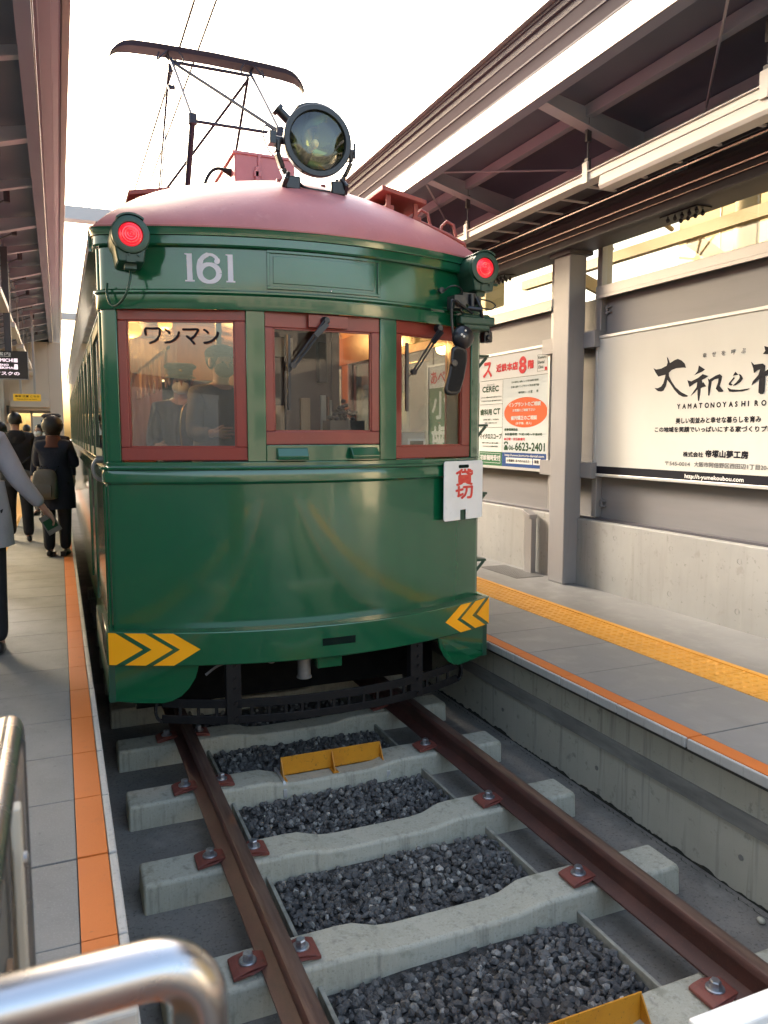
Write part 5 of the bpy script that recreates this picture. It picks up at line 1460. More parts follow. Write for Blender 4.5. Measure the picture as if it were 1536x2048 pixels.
for y in (9.0,):
    q.box((-1.14, y, .85), (-.35, y+.03, 2.9)).box((.35, y, .85), (1.14, y+.03, 2.9)).box((-.35, y, 2.45), (.35, y+.03, 2.95))
sa = q.build('saloon_bulkhead', 'wood', tram, bevel=.004)
MB().box((.47, 8.985, 2.30), (.80, 9.0, 2.62)).build('door_glass', 'ceilcream', sa)
for i in range(16):
    MB().box((.50, 8.975, 1.5 + .045*i), (.82, 9.0, 1.52 + .045*i)).build('louvre_slat', 'darkplum', sa)
q = MB()
for s in (-1, 1):
    for y in [6.1 + .875*j for j in range(13)]:
        sidebox(q, s, y-.04, y+.14, 1.4, 2.62, -.09, -.05)
    sidebox(q, s, 6.1, YB-.1, .85, 1.70, -.09, -.05)
    sidebox(q, s, 6.1, YB-.1, 2.50, 2.75, -.10, -.05)
q.build('saloon_panelling', 'wood', tram)
for s in (-1, 1):
    o = MB().tube([(s*.62, 6.3, 2.52), (s*.62, YB-.4, 2.52)], .014, 8).build('strap_rail', 'brass', tram, smooth=50)
    for i in range(9):
        y = 6.5 + .42*i
        q = MB().bar((s*.62, y, 2.51), (s*.62, y, 2.32), .022, .006)
        pts = [(s*.62 + .0, y + .05*math.cos(a), 2.27 + .05*math.sin(a)) for a in [2*math.pi*k/14 for k in range(15)]]
        q.tube(pts, .008, 6)
        q.build('hand_strap', 'woodpale', o, smooth=40)
def ceiling_lamp(x, y, z, e):
    o = MB().ball((x, y, z), (.075,.075,.055), 16, 10).build('ceiling_lamp', 'warmlamp', tram, smooth=60)
    MB().cyl((x,y,z+.04),(x,y,z+.09),.06,n=18).build('lamp_cap', 'brass', o)
    ld = bpy.data.lights.new('lamp_light', 'POINT'); ld.energy = e; ld.color = (1.0, .50, .16); ld.shadow_soft_size = .08
    lo = bpy.data.objects.new('lamp_light', ld); lo.location = (x, y, z - .10); COL.objects.link(lo); adopt(lo, o)
for x, y, z, e in ((-1.0, 5.15, 2.50, 2.0), (-.42, 6.5, 2.93, 5), (-.40, 8.2, 2.95, 6), (-.40, 10.5, 2.95, 7), (.60, 7.3, 2.88, 7), (.55, 10, 2.90, 6)):
    ceiling_lamp(x, y, z, e)
# vinyl sheet hanging on the left of the driver
q = MB()
cols_ = []
rg = random.Random(4)
for i in range(60):
    x = -1.10 + .0058*i
    y = 4.86 + .010*math.sin(i*.9) + .006*rg.random()
    cols_.append([(x, y + .004*math.sin(j*1.3 + i), 1.62 + .105*j) for j in range(10)])
q.loft(cols_, caps=False, closed=False)
q.build('vinyl_sheet', 'vinyl', tram, smooth=80)
# controller stand in the cab, card machine behind the right window
q = MB().box((-.95,4.80,.85),(-.60,5.05,1.62)).cyl((-.78,4.92,1.62),(-.78,4.92,1.70),.10)
q.build('controller', 'darkplum', tram, bevel=.02)
q = MB().box((.70,4.78,1.62),(.88,4.95,1.86)).build('fare_machine', 'white_metal', tram, bevel=.012)
MB().box((.76,4.772,1.70),(.86,4.782,1.80)).build('machine_screen', 'darkglass', q)
MB().box((.745,4.776,1.685),(.875,4.781,1.815)).build('screen_frame', 'signwhite', q)
q = MB().box((.66,4.78,.85),(.95,5.1,1.62)).build('machine_stand', 'darkplum', tram)
# dark bundle of rounded levers on the dash behind the middle window
q = MB(); rg = random.Random(9)
for i in range(46):
    a, r = rg.uniform(0, 6.28), rg.uniform(0, .11)
    x, z = .215 + r*math.cos(a)*.9, 1.92 + .09*rg.random()*(1 - r/.14) + .05*rg.random()
    q.ball((x, 4.56 + .08*rg.random(), z), (.018,.018,.014), 10, 6)
q.box((.10,4.52,1.60),(.33,4.66,1.93))
q.build('brake_handle', 'black', tram, smooth=50)

# --- pantograph
pa = MB()
for s in (-1, 1):
    pa.box((s*.62-.03, 6.6, 3.62), (s*.62+.03, 8.6, 3.68))
for y in (7.0, 8.2): pa.box((-.65, y-.03, 3.66), (.65, y+.03, 3.72))
pan = pa.build('pantograph', 'panto', tram)
for s in (-1, 1):
    for y in (6.8, 8.4):
        MB().lathe([(0,.05),(.04,.05),(.05,.07),(.07,.05),(.09,.07),(.11,.05),(.14,.04)], (s*.62,y,3.48), (0,0,1), 16).build('insulator', 'greymetal', pan, smooth=50)
KF, KR = 6.5, 8.7
hz_ = 5.235
fr = MB()
for s in (-1, 1):
    fr.tube([(s*.36,6.98,3.72),(s*.358,KF,4.335)], .024, 12)
    fr.tube([(s*.36,8.22,3.72),(s*.36,KR,4.335)], .024, 12)
    fr.tube([(s*.358,KF,4.335),(s*.365,7.55,hz_)], .0150, 10)
    fr.tube([(s*.36,KR,4.335),(s*.365,7.65,hz_)], .0150, 10)
    fr.cyl((s*.358,KF,4.30),(s*.358,KF,4.375),.035,n=16)
    fr.cyl((s*.36-.035,KR,4.335),(s*.36+.035,KR,4.335),.03,n=14)
fr.tube([(-.358,KF,4.325),(.358,KF,4.325)], .013, 10)
fr.tube([(-.36,KR,4.325),(.36,KR,4.325)], .013, 10)
fr.tube([(-.36,7.55,hz_-.02),(.34,KF,4.35)], .0145, 10)
fr.tube([(.36,7.65,hz_-.02),(-.34,KR,4.35)], .0145, 10)
fr.tube([(-.365,7.6,hz_+.0),(.365,7.6,hz_+.0)], .015, 10)
fr.build('pantograph_frame', 'panto', pan, smooth=40)
hp = [(-.90,5.175),(-.885,5.215),(-.86,5.25),(-.82,5.285),(-.77,5.31),(-.70,5.325),(-.5,5.335),(0,5.345),(.5,5.335),(.70,5.325),(.77,5.31),(.82,5.285),(.86,5.25),(.885,5.215),(.90,5.175)]
hh = MB()
rings = []
for i, (x, z) in enumerate(hp):
    e = abs(x)
    wy = .10 if e < .75 else .10 - .06*(e-.75)/.15
    th = .045 if e < .75 else .045 - .03*(e-.75)/.15
    rings.append([(x,7.6-wy,z-th*.2),(x,7.6-wy*.8,z-th),(x,7.6+wy*.8,z-th),(x,7.6+wy,z-th*.2),(x,7.6+wy*.85,z),(x,7.6-wy*.85,z)])
hh.loft(rings)
hd_ = hh.build('collector_head', 'panto', pan, smooth=40)
for s in (-1, 1):
    q = MB()
    q.tube([(s*.365,7.6,hz_),(s*.40,7.56,5.30)], .010, 8).tube([(s*.365,7.6,hz_),(s*.40,7.66,5.30)], .010, 8)
    q.tube(smooth_path([(s*.40,7.52,5.29),(s*.46,7.50,5.22),(s*.49,7.52,5.20),(s*.47,7.53,5.27)],4), .007, 8)
    q.tube(smooth_path([(s*.30,7.52,5.30),(s*.26,7.50,5.22),(s*.32,7.50,5.18),(s*.36,7.55,5.22)],4), .006, 8)
    q.build('head_spring', 'panto', hd_, smooth=40)
q = MB()
q.box((-.405,7.50,4.96),(-.34,7.53,4.99)).tube([(-.345,7.52,5.22),(-.350,7.52,4.98)], .006, 8).box((-.40,7.5,5.10),(-.365,7.53,5.16))
q.build('spring_box', 'panto', hd_, smooth=40)
MB().tube(smooth_path([(.30,KF,4.35),(.22,KF-.04,4.36),(.20,KF-.05,4.28),(.26,KF,4.18),(.34,KF+.05,4.15)],5), .006, 8).build('jumper_cable', 'panto', pan, smooth=40)
MB().tube([(-.385,7.52,5.0),(-.62,6.6,3.68)], .007, 6).ball((-.60,6.68,3.78),.018,8,6).build('pull_cord', 'panto', pan)

# the hanging board on the right of the front
t = thing('hanging_board', (1.03, 4.44, 1.27), 'white board with two red characters hung on the right of the tram front', 'sign board')
pc = Vector(plan(.83)).lerp(Vector(plan(1.19)), .5)
dd = Vector((.372, .155)).normalized(); nn = Vector((dd.y, -dd.x))
org = Vector((.818, 4.388))
fn = lambda a, b_, d: (*(org + dd*a + nn*d), b_)
def rrect(x0, x1, y0, y1, r, n=5):
    out = []
    for cx_, cy2, a0 in ((x1-r,y1-r,0),(x0+r,y1-r,90),(x0+r,y0+r,180),(x1-r,y0+r,270)):
        out += [(cx_ + r*math.cos(rad(a0+90*k/n)), cy2 + r*math.sin(rad(a0+90*k/n))) for k in range(n+1)]
    return out
BW, z0, z1 = .400, 1.285, 1.672
MB().prism([(.012,z0),(.165,z0),(.165,z0+.066),(.227,z0+.066),(.227,z0),(BW-.012,z0),(BW,z0+.012),(BW,z1-.012),(BW-.012,z1),(.012,z1),(0,z1-.012),(0,z0+.012)], fn, 0, .008).build('board', 'signwhite', t, bevel=.002)
MB().prism(rrect(.142,.248,z1-.047,z1-.025,.0105), fn, .0085, .0095).build('finger_slot', 'seam', t)
q = MB(); q.prism(rrect(.172,.220,z0-.004,z0+.062,.002,1), fn, -.014, -.003); q.build('hook_strap', 'green_dark', t)
q = MB()
text_on(q, '貸', fn, .112, 1.513, .104, .178, .0042, d=.0095)
text_on(q, '切', fn, .112, 1.425, .082, .178, .0046, d=.0095)
q.build('red_lettering', 'signred', t)

# overhead wires
for x, z, lab in ((-.285, 5.352, 'overhead contact wire touching the pantograph'), (-.02, 5.62, 'second overhead wire to the right of the contact wire')):
    o = MB().tube([(x, YN, z), (x, 40, z)], .0115, 8).build('overhead_wire', 'panto', smooth=40)
    tag(o, lab, 'wire')
t = thing('wire_gantry', (0, 13.5, 4.5), 'pale cross beam spanning the track above the tram roof', 'gantry')
MB().box((-3.0, 13.4, 5.20), (3.0, 13.65, 5.40)).build('cross_beam', 'sill', t)
MB().tube(smooth_path([(-.75,13.45,5.2),(-.70,13.4,5.05),(-.6,13.3,4.9)],4), .015, 8).build('cable', 'dark', t)
t = thing('wire_gantry', (0, 19.5, 4.5), 'second pale cross beam far down the track beyond the tram', 'gantry')
MB().box((-3.0, 19.4, 4.45), (3.0, 19.55, 4.60)).build('cross_beam', 'sill', t)

# ================================================================ LEFT PLATFORM FURNITURE
t = thing('platform_screen', (-2.75, 14, ZP), 'row of pale posts and grey glass panels along the left platform', 'screen wall')
for i in range(9):
    y = 9.5 + 1.55*i
    MB().box((-2.80, y-.05, ZP), (-2.68, y+.05, 4.0)).build('post', 'white_metal', t)
    MB().box((-2.755, y+.05, .7), (-2.74, y+1.5, 3.6)).build('panel', 'glass_band', t)
MB().box((-2.79, -9, ZP), (-2.70, 25, .68)).build('base_wall', 'cwall', t)
t = thing('departure_display', (-2.35, 11, 2.5), 'black hanging departure display with lit white text', 'display sign')
MB().box((-2.95, 11, 2.545), (-1.77, 11.2, 2.895)).build('housing', 'led', t, bevel=.006)
MB().box((-2.96, 10.985, 2.535), (-1.76, 11.0, 2.545)).box((-1.77, 10.985, 2.545), (-1.76, 11.0, 2.895)).build('trim', 'sill', t)
for x in (-2.55, -1.99):
    MB().box((x-.04, 11.08, 2.895), (x+.04, 11.14, 4.2)).build('hanger', 'deckedge', t)
fl = lambda a, b, d: (a, 11.0 - d, b)
q = MB(); text_on(q, 'ご案内', fl, -2.20, 2.835, .042, .235, .0012)
q.prism([(-2.6,2.822),(-1.96,2.822),(-1.96,2.828),(-2.6,2.828)], fl, .0005, .001)
q.build('title_lettering', 'signwhite', t)
q = MB()
for txt, a, b, h, w_ in (('KOMICHI', -2.17, 2.755, .042, .235), ('ABENO', -2.16, 2.705, .024, .17), ('-EKIMAE', -2.11, 2.668, .026, .20), ('マスクの', -2.15, 2.590, .042, .28)):
    text_on(q, txt, fl, a, b, h, w_, .0012)
for a, b, c, d in ((-1.925,2.752,-1.885,2.80),(-1.925,2.664,-1.885,2.728)):
    q.prism([(a,b),(c,b),(c,d),(a,d)], fl, .001, .002)
q.build('lit_lettering', 'ledtext', t)
t = thing('hanging_sign', (-1.98, 16, 2.5), 'long yellow sign hanging over the left platform near the station house', 'sign')
MB().box((-2.19, 16, 2.455), (-1.72, 16.12, 2.585)).build('board', 'yelsign', t, bevel=.004)
fl = lambda a, b, d: (a, 16 - d, b)
q = MB(); text_on(q, '乗車 位置 こちら', fl, -2.16, 2.525, .036, .41, .001); text_on(q, 'Please line up here', fl, -2.13, 2.475, .022, .34, .0006)
q.build('lettering', 'ink', t)
for x in (-2.06, -1.82): MB().box((x-.02, 16.04, 2.585), (x+.02, 16.08, 4.1)).build('hanger', 'sill', t)
t = thing('lighting_duct', (-2.0, 14, 3.4), 'cream lighting duct hanging under the left canopy', 'lighting duct')
MB().box((-2.03, 6.5, 3.40), (-1.97, 25, 3.45)).build('duct', 'white_metal', t)
for i in range(8):
    MB().tube([(-2.0, 8+2.2*i, 3.45), (-2.0, 8+2.2*i, 4.1)], .008, 6).build('hanger_rod', 'sill', t)
for i in range(5):
    y0 = 9.2 + 2.9*i
    f = MB().box((-2.06, y0, 3.325), (-1.94, y0+1.5, 3.40)).build('light_fixture', 'white_metal', bevel=.006)
    tag(f, ['nearest cream strip light under the left canopy', 'second cream strip light under the left canopy, above the display', 'third cream strip light under the left canopy', 'fourth cream strip light under the left canopy, near the yellow sign', 'farthest cream strip light under the left canopy, by the station house'][i], 'ceiling light', 'strip lights under the left canopy')
t = thing('platform_speaker', (-2.15, 11.6, 3.0), 'small dark camera box hung from the left canopy above the display', 'camera')
MB().box((-2.19, 10.4, 2.98), (-2.10, 10.62, 3.08)).build('housing', 'black', t, bevel=.01)
MB().tube([(-2.145,10.5,3.08),(-2.145,10.5,4.05)], .018, 8).build('hanger', 'deckedge', t)
t = thing('station_house', (-2.1, 23, ZP), 'cream station house with a glazed doorway at the end of the left platform', 'building')
q = MB().box((-6, 22, ZP), (-2.55, 24, 4.2)).box((-1.62, 22, ZP), (-1.30, 24, 4.2)).box((-2.55, 22, 2.45), (-1.62, 24, 4.2)).box((-2.55, 21.9, 2.52), (-1.62, 22.0, 2.72))
q.build('wall', 'creamwall', t, bevel=.01)
MB().box((-2.55, 22.4, ZP), (-2.48, 22.46, 2.45)).box((-2.10, 22.4, ZP), (-2.05, 22.46, 2.45)).box((-2.55, 22.4, 2.38), (-1.62, 22.46, 2.45)).build('door_frame', 'sill', t)
MB().box((-2.48, 22.42, ZP), (-2.10, 22.44, 2.38)).build('door_glass', 'glass_band', t)
MB().box((-2.05, 22.3, 1.2), (-1.72, 22.33, 2.30)).build('notice_poster', 'signwhite', t)
MB().box((-1.85, 22.29, 1.95), (-1.75, 22.30, 2.2)).build('poster_picture', 'dblue', t)
MB().box((-2.62, 21.6, 2.2), (-2.56, 21.9, 2.55)).build('wall_lamp', 'black', t)

# foreground railings
t = thing('handrail', (-1.51, .5, ZP), 'brushed steel handrail along the platform, at the left edge', 'handrail')
zt = 1.485
R_ = .045
pts = [(-1.512, -1.0, zt), (-1.512, .5, zt)] + [(-1.512, 1.07-R_ + R_*math.sin(a), zt-R_ + R_*math.cos(a)) for a in [math.pi/2*i/12 for i in range(13)]] + [(-1.512, 1.07, .9), (-1.512, 1.07, ZP)]
MB().tube(pts, .0165, 28).build('tube_rail', 'stainless', t, smooth=60)
MB().box((-1.532, -1.0, ZP+.10), (-1.520, 1.045, 1.36)).build('infill_panel', 'greyboard', t)
MB().box((-1.518, -1.0, ZP+.10), (-1.512, .93, 1.25)).build('perforated_sheet', 'brownmesh', t)
for y in (-.2, 1.0):
    q = MB().box((-1.512, y-.012, ZP), (-1.500, y+.012, 1.40)).build('flat_post', 'beige', t, bevel=.003)
    for z in (.9, 1.33): MB().lathe([(0,.009),(.004,.009),(.006,.005),(.006,0)], (-1.500, y, z), (1,0,0), 12).build('post_bolt', 'bolt', q)
t = thing('barrier_rail', (-1.4, .5, ZP), 'thick brushed steel barrier tube bending down, close to the camera', 'handrail')
zt = 1.4965
R_ = .034
pts = [(-2.6,.5,zt), (-2.0,.5,zt)] + [(-1.366-R_ + R_*math.sin(a), .5, zt-R_ + R_*math.cos(a)) for a in [math.pi/2*i/12 for i in range(13)]] + [(-1.366,.5,.9), (-1.366,.5,.4)]
MB().tube(pts, .0185, 36).build('tube_rail', 'stainless', t, smooth=60)
o = MB().box((-2.6, 1.80, ZP), (-1.318, 1.875, ZP+.10)).build('end_kerb', 'curb', bevel=.008)
tag(o, 'pale low kerb across the left platform under the steel tube', 'kerb')
t = thing('stop_beam', (.3, 1.3, .3), 'white painted beam just showing in the lower right corner', 'beam')
MB().box((-.05, 1.28, .33), (1.2, 1.35, .40)).build('beam', 'signwhite', t, bevel=.006)
MB().box((1.0, 1.27, ZB), (1.08, 1.36, .33)).build('foot', 'signwhite', t, bevel=.004)
for (x, y, z, lab) in ((1.33, 2.30, -.285, 'small round stone at the foot of the right platform wall'),):
    o = MB().ball((x, y, z), (.016,.02,.014), 10, 7).build('pebble', 'sleeper', smooth=60)
    tag(o, lab, 'stone')

# ================================================================ PEOPLE
def skin_mesh(name, J, E, m, parent, root=0, sub=2, extra=None):
    """J: list of (x, y, z, rx, ry); E: edges; grown with a Skin modifier into one continuous surface"""
    me = bpy.data.meshes.new(name)
    me.from_pydata([j[:3] for j in J], E, [])
    o = bpy.data.objects.new(name, me); COL.objects.link(o)
    sk = o.modifiers.new('skin', 'SKIN'); sk.use_smooth_shade = True
    o.modifiers.new('sub', 'SUBSURF').levels = sub
    for i, j in enumerate(J):
        v = me.skin_vertices[0].data[i]
        v.radius = (j[3], j[4] if len(j) > 4 else j[3]); v.use_root = (i == root)
    bpy.context.view_layer.update()
    dg = bpy.context.evaluated_depsgraph_get()
    m2 = bpy.data.meshes.new_from_object(o.evaluated_get(dg))
    bpy.data.objects.remove(o)
    m2.name = name
    if extra:
        bm = bmesh.new(); bm.from_mesh(m2)
        bmx = bpy.data.meshes.new('x'); bmx.from_pydata(extra.v, [], extra.f); bm.from_mesh(bmx); bm.to_mesh(m2); bm.free(); bpy.data.meshes.remove(bmx)
    for p in m2.polygons: p.use_smooth = True
    return put(name, m2, m, parent)

def person(loc, rot, k, label, coat, trousers, arms, hem=.72, hair='hair', hairlen=0.0, bulk=1.0, legs=((0,0),(0,0)), shoe='black', lean=(0,0), seated=False, group=None, collar=None):
    """arms: ((elbow offset from shoulder), (wrist offset from shoulder)) for left and right, x outward positive, y forward"""
    t = thing('person', loc, label, 'person', group)
    t.rotation_euler = (0, 0, rot)
    bpy.context.view_layer.update()
    J, E = [], []
    def a(*j): J.append(tuple(c*k for c in j)); return len(J) - 1
    lx, ly = lean
    L = lambda z: (lx*max(0, z-.93), ly*max(0, z-.93))
    def tr(x, y, z, *r): q = L(z); return a(x + q[0], y + q[1], z, *r)
    pel = tr(0,0,.93,.13,.10); wa = tr(0,0,1.08,.12,.09); ch = tr(0,0,1.26,.145,.10); uc = tr(0,-.01,1.38,.11,.08)
    nk = tr(0,-.005,1.455,.050,.052); h0 = tr(0,.03,1.535,.058,.066); h1 = tr(0,.012,1.60,.074,.088); h2 = tr(0,0,1.665,.058,.068)
    E += [(pel,wa),(wa,ch),(ch,uc),(uc,nk),(nk,h0),(h0,h1),(h1,h2)]
    handpos = []
    for i, s in enumerate((-1, 1)):
        sh = tr(s*.165,0,1.375,.052,.052); E.append((uc, sh))
        q = L(1.375)
        (ex,ey,ez),(wx,wy,wz) = arms[i]
        el = a(s*(.165+ex)+q[0], ey+q[1], 1.375+ez, .040,.040); wr = a(s*(.165+wx)+q[0], wy+q[1], 1.375+wz, .026,.022)
        E += [(sh,el),(el,wr)]
        ve, vw = Vector(J[el][:3]), Vector(J[wr][:3])
        d = (vw - ve).normalized()
        side = Vector((0,1,0)) if abs(d.y) < .7 else Vector((0,0,1))
        side = (side - d*side.dot(d)).normalized()
        inw = d.cross(side).normalized()
        if inw.x * s > 0: inw = -inw
        pl = vw + d*.055*k
        pm = a(*(c/k for c in pl), .030,.018); E.append((wr, pm))
        handpos.append(pl)
        for f in range(4):
            off = side*(.030 - .020*f)*k
            ln = (.062, .072, .068, .052)[f]*k
            p0 = pl + off + d*.03*k; p1 = p0 + d*ln*.55 + inw*ln*.12; p2 = p1 + d*ln*.35 + inw*ln*.45
            i0 = a(*(c/k for c in p0), .0095,.009); i1 = a(*(c/k for c in p1), .0085,.008); i2 = a(*(c/k for c in p2), .007,.0065)
            E += [(pm,i0),(i0,i1),(i1,i2)]
        th0 = vw + d*.03*k + side*.032*k + inw*.01*k; th1 = th0 + d*.035*k + side*.018*k + inw*.02*k
        i0 = a(*(c/k for c in th0), .011,.010); i1 = a(*(c/k for c in th1), .008,.008)
        E += [(wr,i0),(i0,i1)]
    TJ = [(0,0,.93*k,.118*bulk*k,.090*bulk*k)]; TE = []
    for i, s in enumerate((-1, 1)):
        kx, ky = legs[i]
        hp = a(s*.09,0,.88,.085,.085); kn = a(s*.10+kx*.5,.02+ky*.5,.49,.055,.058); an = a(s*.10+kx,-.02+ky,.09,.036,.04); to = a(s*.115+kx,.11+ky,.035,.034,.026)
        E += [(pel,hp),(hp,kn),(kn,an),(an,to)]
        n = len(TJ)
        for jj, r in ((hp,.108*bulk),(kn,.082),(an,.068)):
            TJ.append((*J[jj][:3], r*k, r*k))
        TJ[-1] = (TJ[-1][0], TJ[-1][1], .07*k, .066*k, .07*k)
        TE += [(0,n),(n,n+1),(n+1,n+2)]
        so = MB().loft([[(c[0]+dx*k, c[1]+dy*k, dz*k) for dx,dy,dz in ring] for c in [((s*.105+kx)*k, (ky)*k)] for ring in
            [[(-.035,-.075,0),(.035,-.075,0),(.032,-.07,.09),(-.032,-.07,.09)],[(-.04,.0,0),(.04,.0,0),(.037,.0,.105),(-.037,.0,.105)],[(-.047,.09,0),(.047,.09,0),(.036,.09,.06),(-.036,.09,.06)],[(-.038,.155,0),(.038,.155,0),(.028,.15,.038),(-.028,.15,.038)],[(-.015,.18,0),(.015,.18,0),(.012,.175,.02),(-.012,.175,.02)]]])
        sm = so.mesh('shoe')
        so_ = put('shoe', sm, shoe, None, smooth=50); sd_ = so_.modifiers.new('sub','SUBSURF'); sd_.levels = sd_.render_levels = 2
        so_.parent = t
    B = skin_mesh('body', J, E, 'skin', None, pel); B.parent = t
    Tm = skin_mesh('trousers', TJ, TE, trousers, None, 0); Tm.parent = t
    # coat: torso and sleeves in one, and a lofted skirt below the waist
    CJ, CE = [], []
    def c(*j): CJ.append(j); return len(CJ) - 1
    g = lambda jj, rx, ry: c(*J[jj][:3], rx*k*bulk, ry*k*bulk)
    p_ = g(pel,.172,.135); w_ = g(wa,.165,.128); c_ = g(ch,.180,.135); u_ = g(uc,.140,.108); n_ = c(J[nk][0], J[nk][1], J[nk][2]+.004*k, .078*k, .078*k)
    CE += [(p_,w_),(w_,c_),(c_,u_),(u_,n_)]
    ii = nk + 4
    for i in range(2):
        sh, el, wr = ii, ii+1, ii+2
        s1 = g(sh,.072,.076); e1 = g(el,.060,.060)
        v = Vector(J[wr][:3]).lerp(Vector(J[el][:3]), .06)
        w1_ = c(*v, .046*k, .044*k)
        CE += [(u_,s1),(s1,e1),(e1,w1_)]
        ii += 3 + 1 + 12 + 2
    sk = MB(); rings = []
    for z, rx, ry in ((1.12,.182,.160),(1.0,.192,.172),(.92,.200,.180),((.92+hem)/2,.209,.184),(hem,.216,.188)):
        q = L(z)
        rings.append([((q[0] + rx*bulk*math.cos(b_)*(1+.03*math.sin(5*b_+z*9)))*k, (q[1] + ry*bulk*math.sin(b_)*(1+.03*math.sin(7*b_)))*k, z*k) for b_ in [2*math.pi*j/28 for j in range(28)]])
    sk.loft(rings, caps=False)
    Co = skin_mesh('coat', CJ, CE, coat, None, 0, extra=sk); Co.parent = t
    hc = Vector(J[h1][:3])
    hr = MB().ball((hc.x, hc.y-.030*k, hc.z+.016*k), (.085*k,.097*k,.094*k), 24, 18, -.72)
    if hairlen: hr.loft([[(hc.x + rx*k*math.cos(b_), hc.y - .03*k + ry*k*math.sin(b_), hc.z + z*k) for b_ in [math.pi*(1.0 + .0) + math.pi*j/14 for j in range(15)]] for z, rx, ry in ((.03,.092,.085),(-.05,.098,.088),(-hairlen,.085,.06))], caps=False, closed=False)
    ho = hr.build('hair', hair, None, smooth=70); ho.parent = t
    er = MB()
    for s in (-1, 1): er.ball((hc.x + s*.080*k, hc.y+.005*k, hc.z-.015*k), (.012*k,.020*k,.032*k), 10, 8)
    eo = er.build('ear', 'skin', None, smooth=70); eo.parent = t
    fo = MB()
    hf = Vector((J[h0][0], J[h1][1], 0))
    for s in (-1, 1): fo.ball((hc.x + s*.030*k, hc.y+.086*k, hc.z-.018*k), (.011*k,.008*k,.007*k), 10, 8)
    eo = fo.build('eye', 'black', None, smooth=70); eo.parent = t
    fo = MB().loft([[(hc.x-.010*k,hc.y+.082*k,hc.z-.010*k),(hc.x+.010*k,hc.y+.082*k,hc.z-.010*k),(hc.x,hc.y+.094*k,hc.z-.010*k)],[(hc.x-.018*k,hc.y+.080*k,hc.z-.052*k),(hc.x+.018*k,hc.y+.080*k,hc.z-.052*k),(hc.x,hc.y+.112*k,hc.z-.050*k)]])
    eo = fo.build('nose', 'skin', None, smooth=70); eo.parent = t
    fo = MB().ball((hc.x,hc.y+.078*k,hc.z-.082*k), (.026*k,.012*k,.008*k), 12, 8)
    eo = fo.build('mouth', 'dred', None, smooth=70); eo.parent = t
    if collar:
        co = MB().loft([[(J[nk][0] + r*k*math.cos(b_), J[nk][1] + r*k*math.sin(b_), J[nk][2] + z*k) for b_ in [2*math.pi*j/20 for j in range(20)]] for z, r in ((-.10,.135),(-.06,.11),(-.02,.092),(.02,.082),(.04,.070))], caps=False)
        eo = co.build('scarf', collar, None, smooth=70); eo.parent = t
    t['_h'] = k
    info = dict(head=hc, hands=handpos, k=k, t=t)
    del t['_h']
    return info
def kids(info, mb, name, m, smooth=60, bevel=0):
    o = mb.build(name, m, None, smooth=smooth, bevel=bevel); o.parent = info['t']; return o
def mask_on(info, m):
    h, k = info['head'], info['k']
    q = MB().ball((h.x, h.y+.050*k, h.z-.062*k), (.068*k,.056*k,.050*k), 18, 12)
    return kids(info, q, 'face_mask', m)
def cap_on(info, m='navy'):
    h, k = info['head'], info['k']
    q = MB().lathe([(0,.092*k),(.045*k,.094*k),(.060*k,.118*k),(.075*k,.122*k),(.095*k,.095*k),(.100*k,0)], (h.x, h.y-.01*k, h.z+.030*k), (0,.12,1), 32)
    o = kids(info, q, 'peaked_cap', m, 40)
    q = MB().loft([[(h.x + r*k*math.cos(b_), h.y - .01*k + r*k*1.05*math.sin(b_), h.z + z*k) for b_ in [rad(25 + 130*j/14) for j in range(15)]] for r, z in ((.090,.036),(.125,.012),(.127,.006),(.090,.030))], closed=False, caps=False)
    v = q.build('cap_peak', 'black', None, smooth=50); v.parent = o
    q = MB().lathe([(0,.014*k),(.004*k,.010*k),(.006*k,0)], (h.x, h.y+.092*k, h.z+.068*k), (0,1,.1), 14)
    v = q.build('cap_badge', 'brass', None, smooth=50); v.parent = o
    return o
HANG = ((.055,-.02,-.27), (.085,.06,-.49))
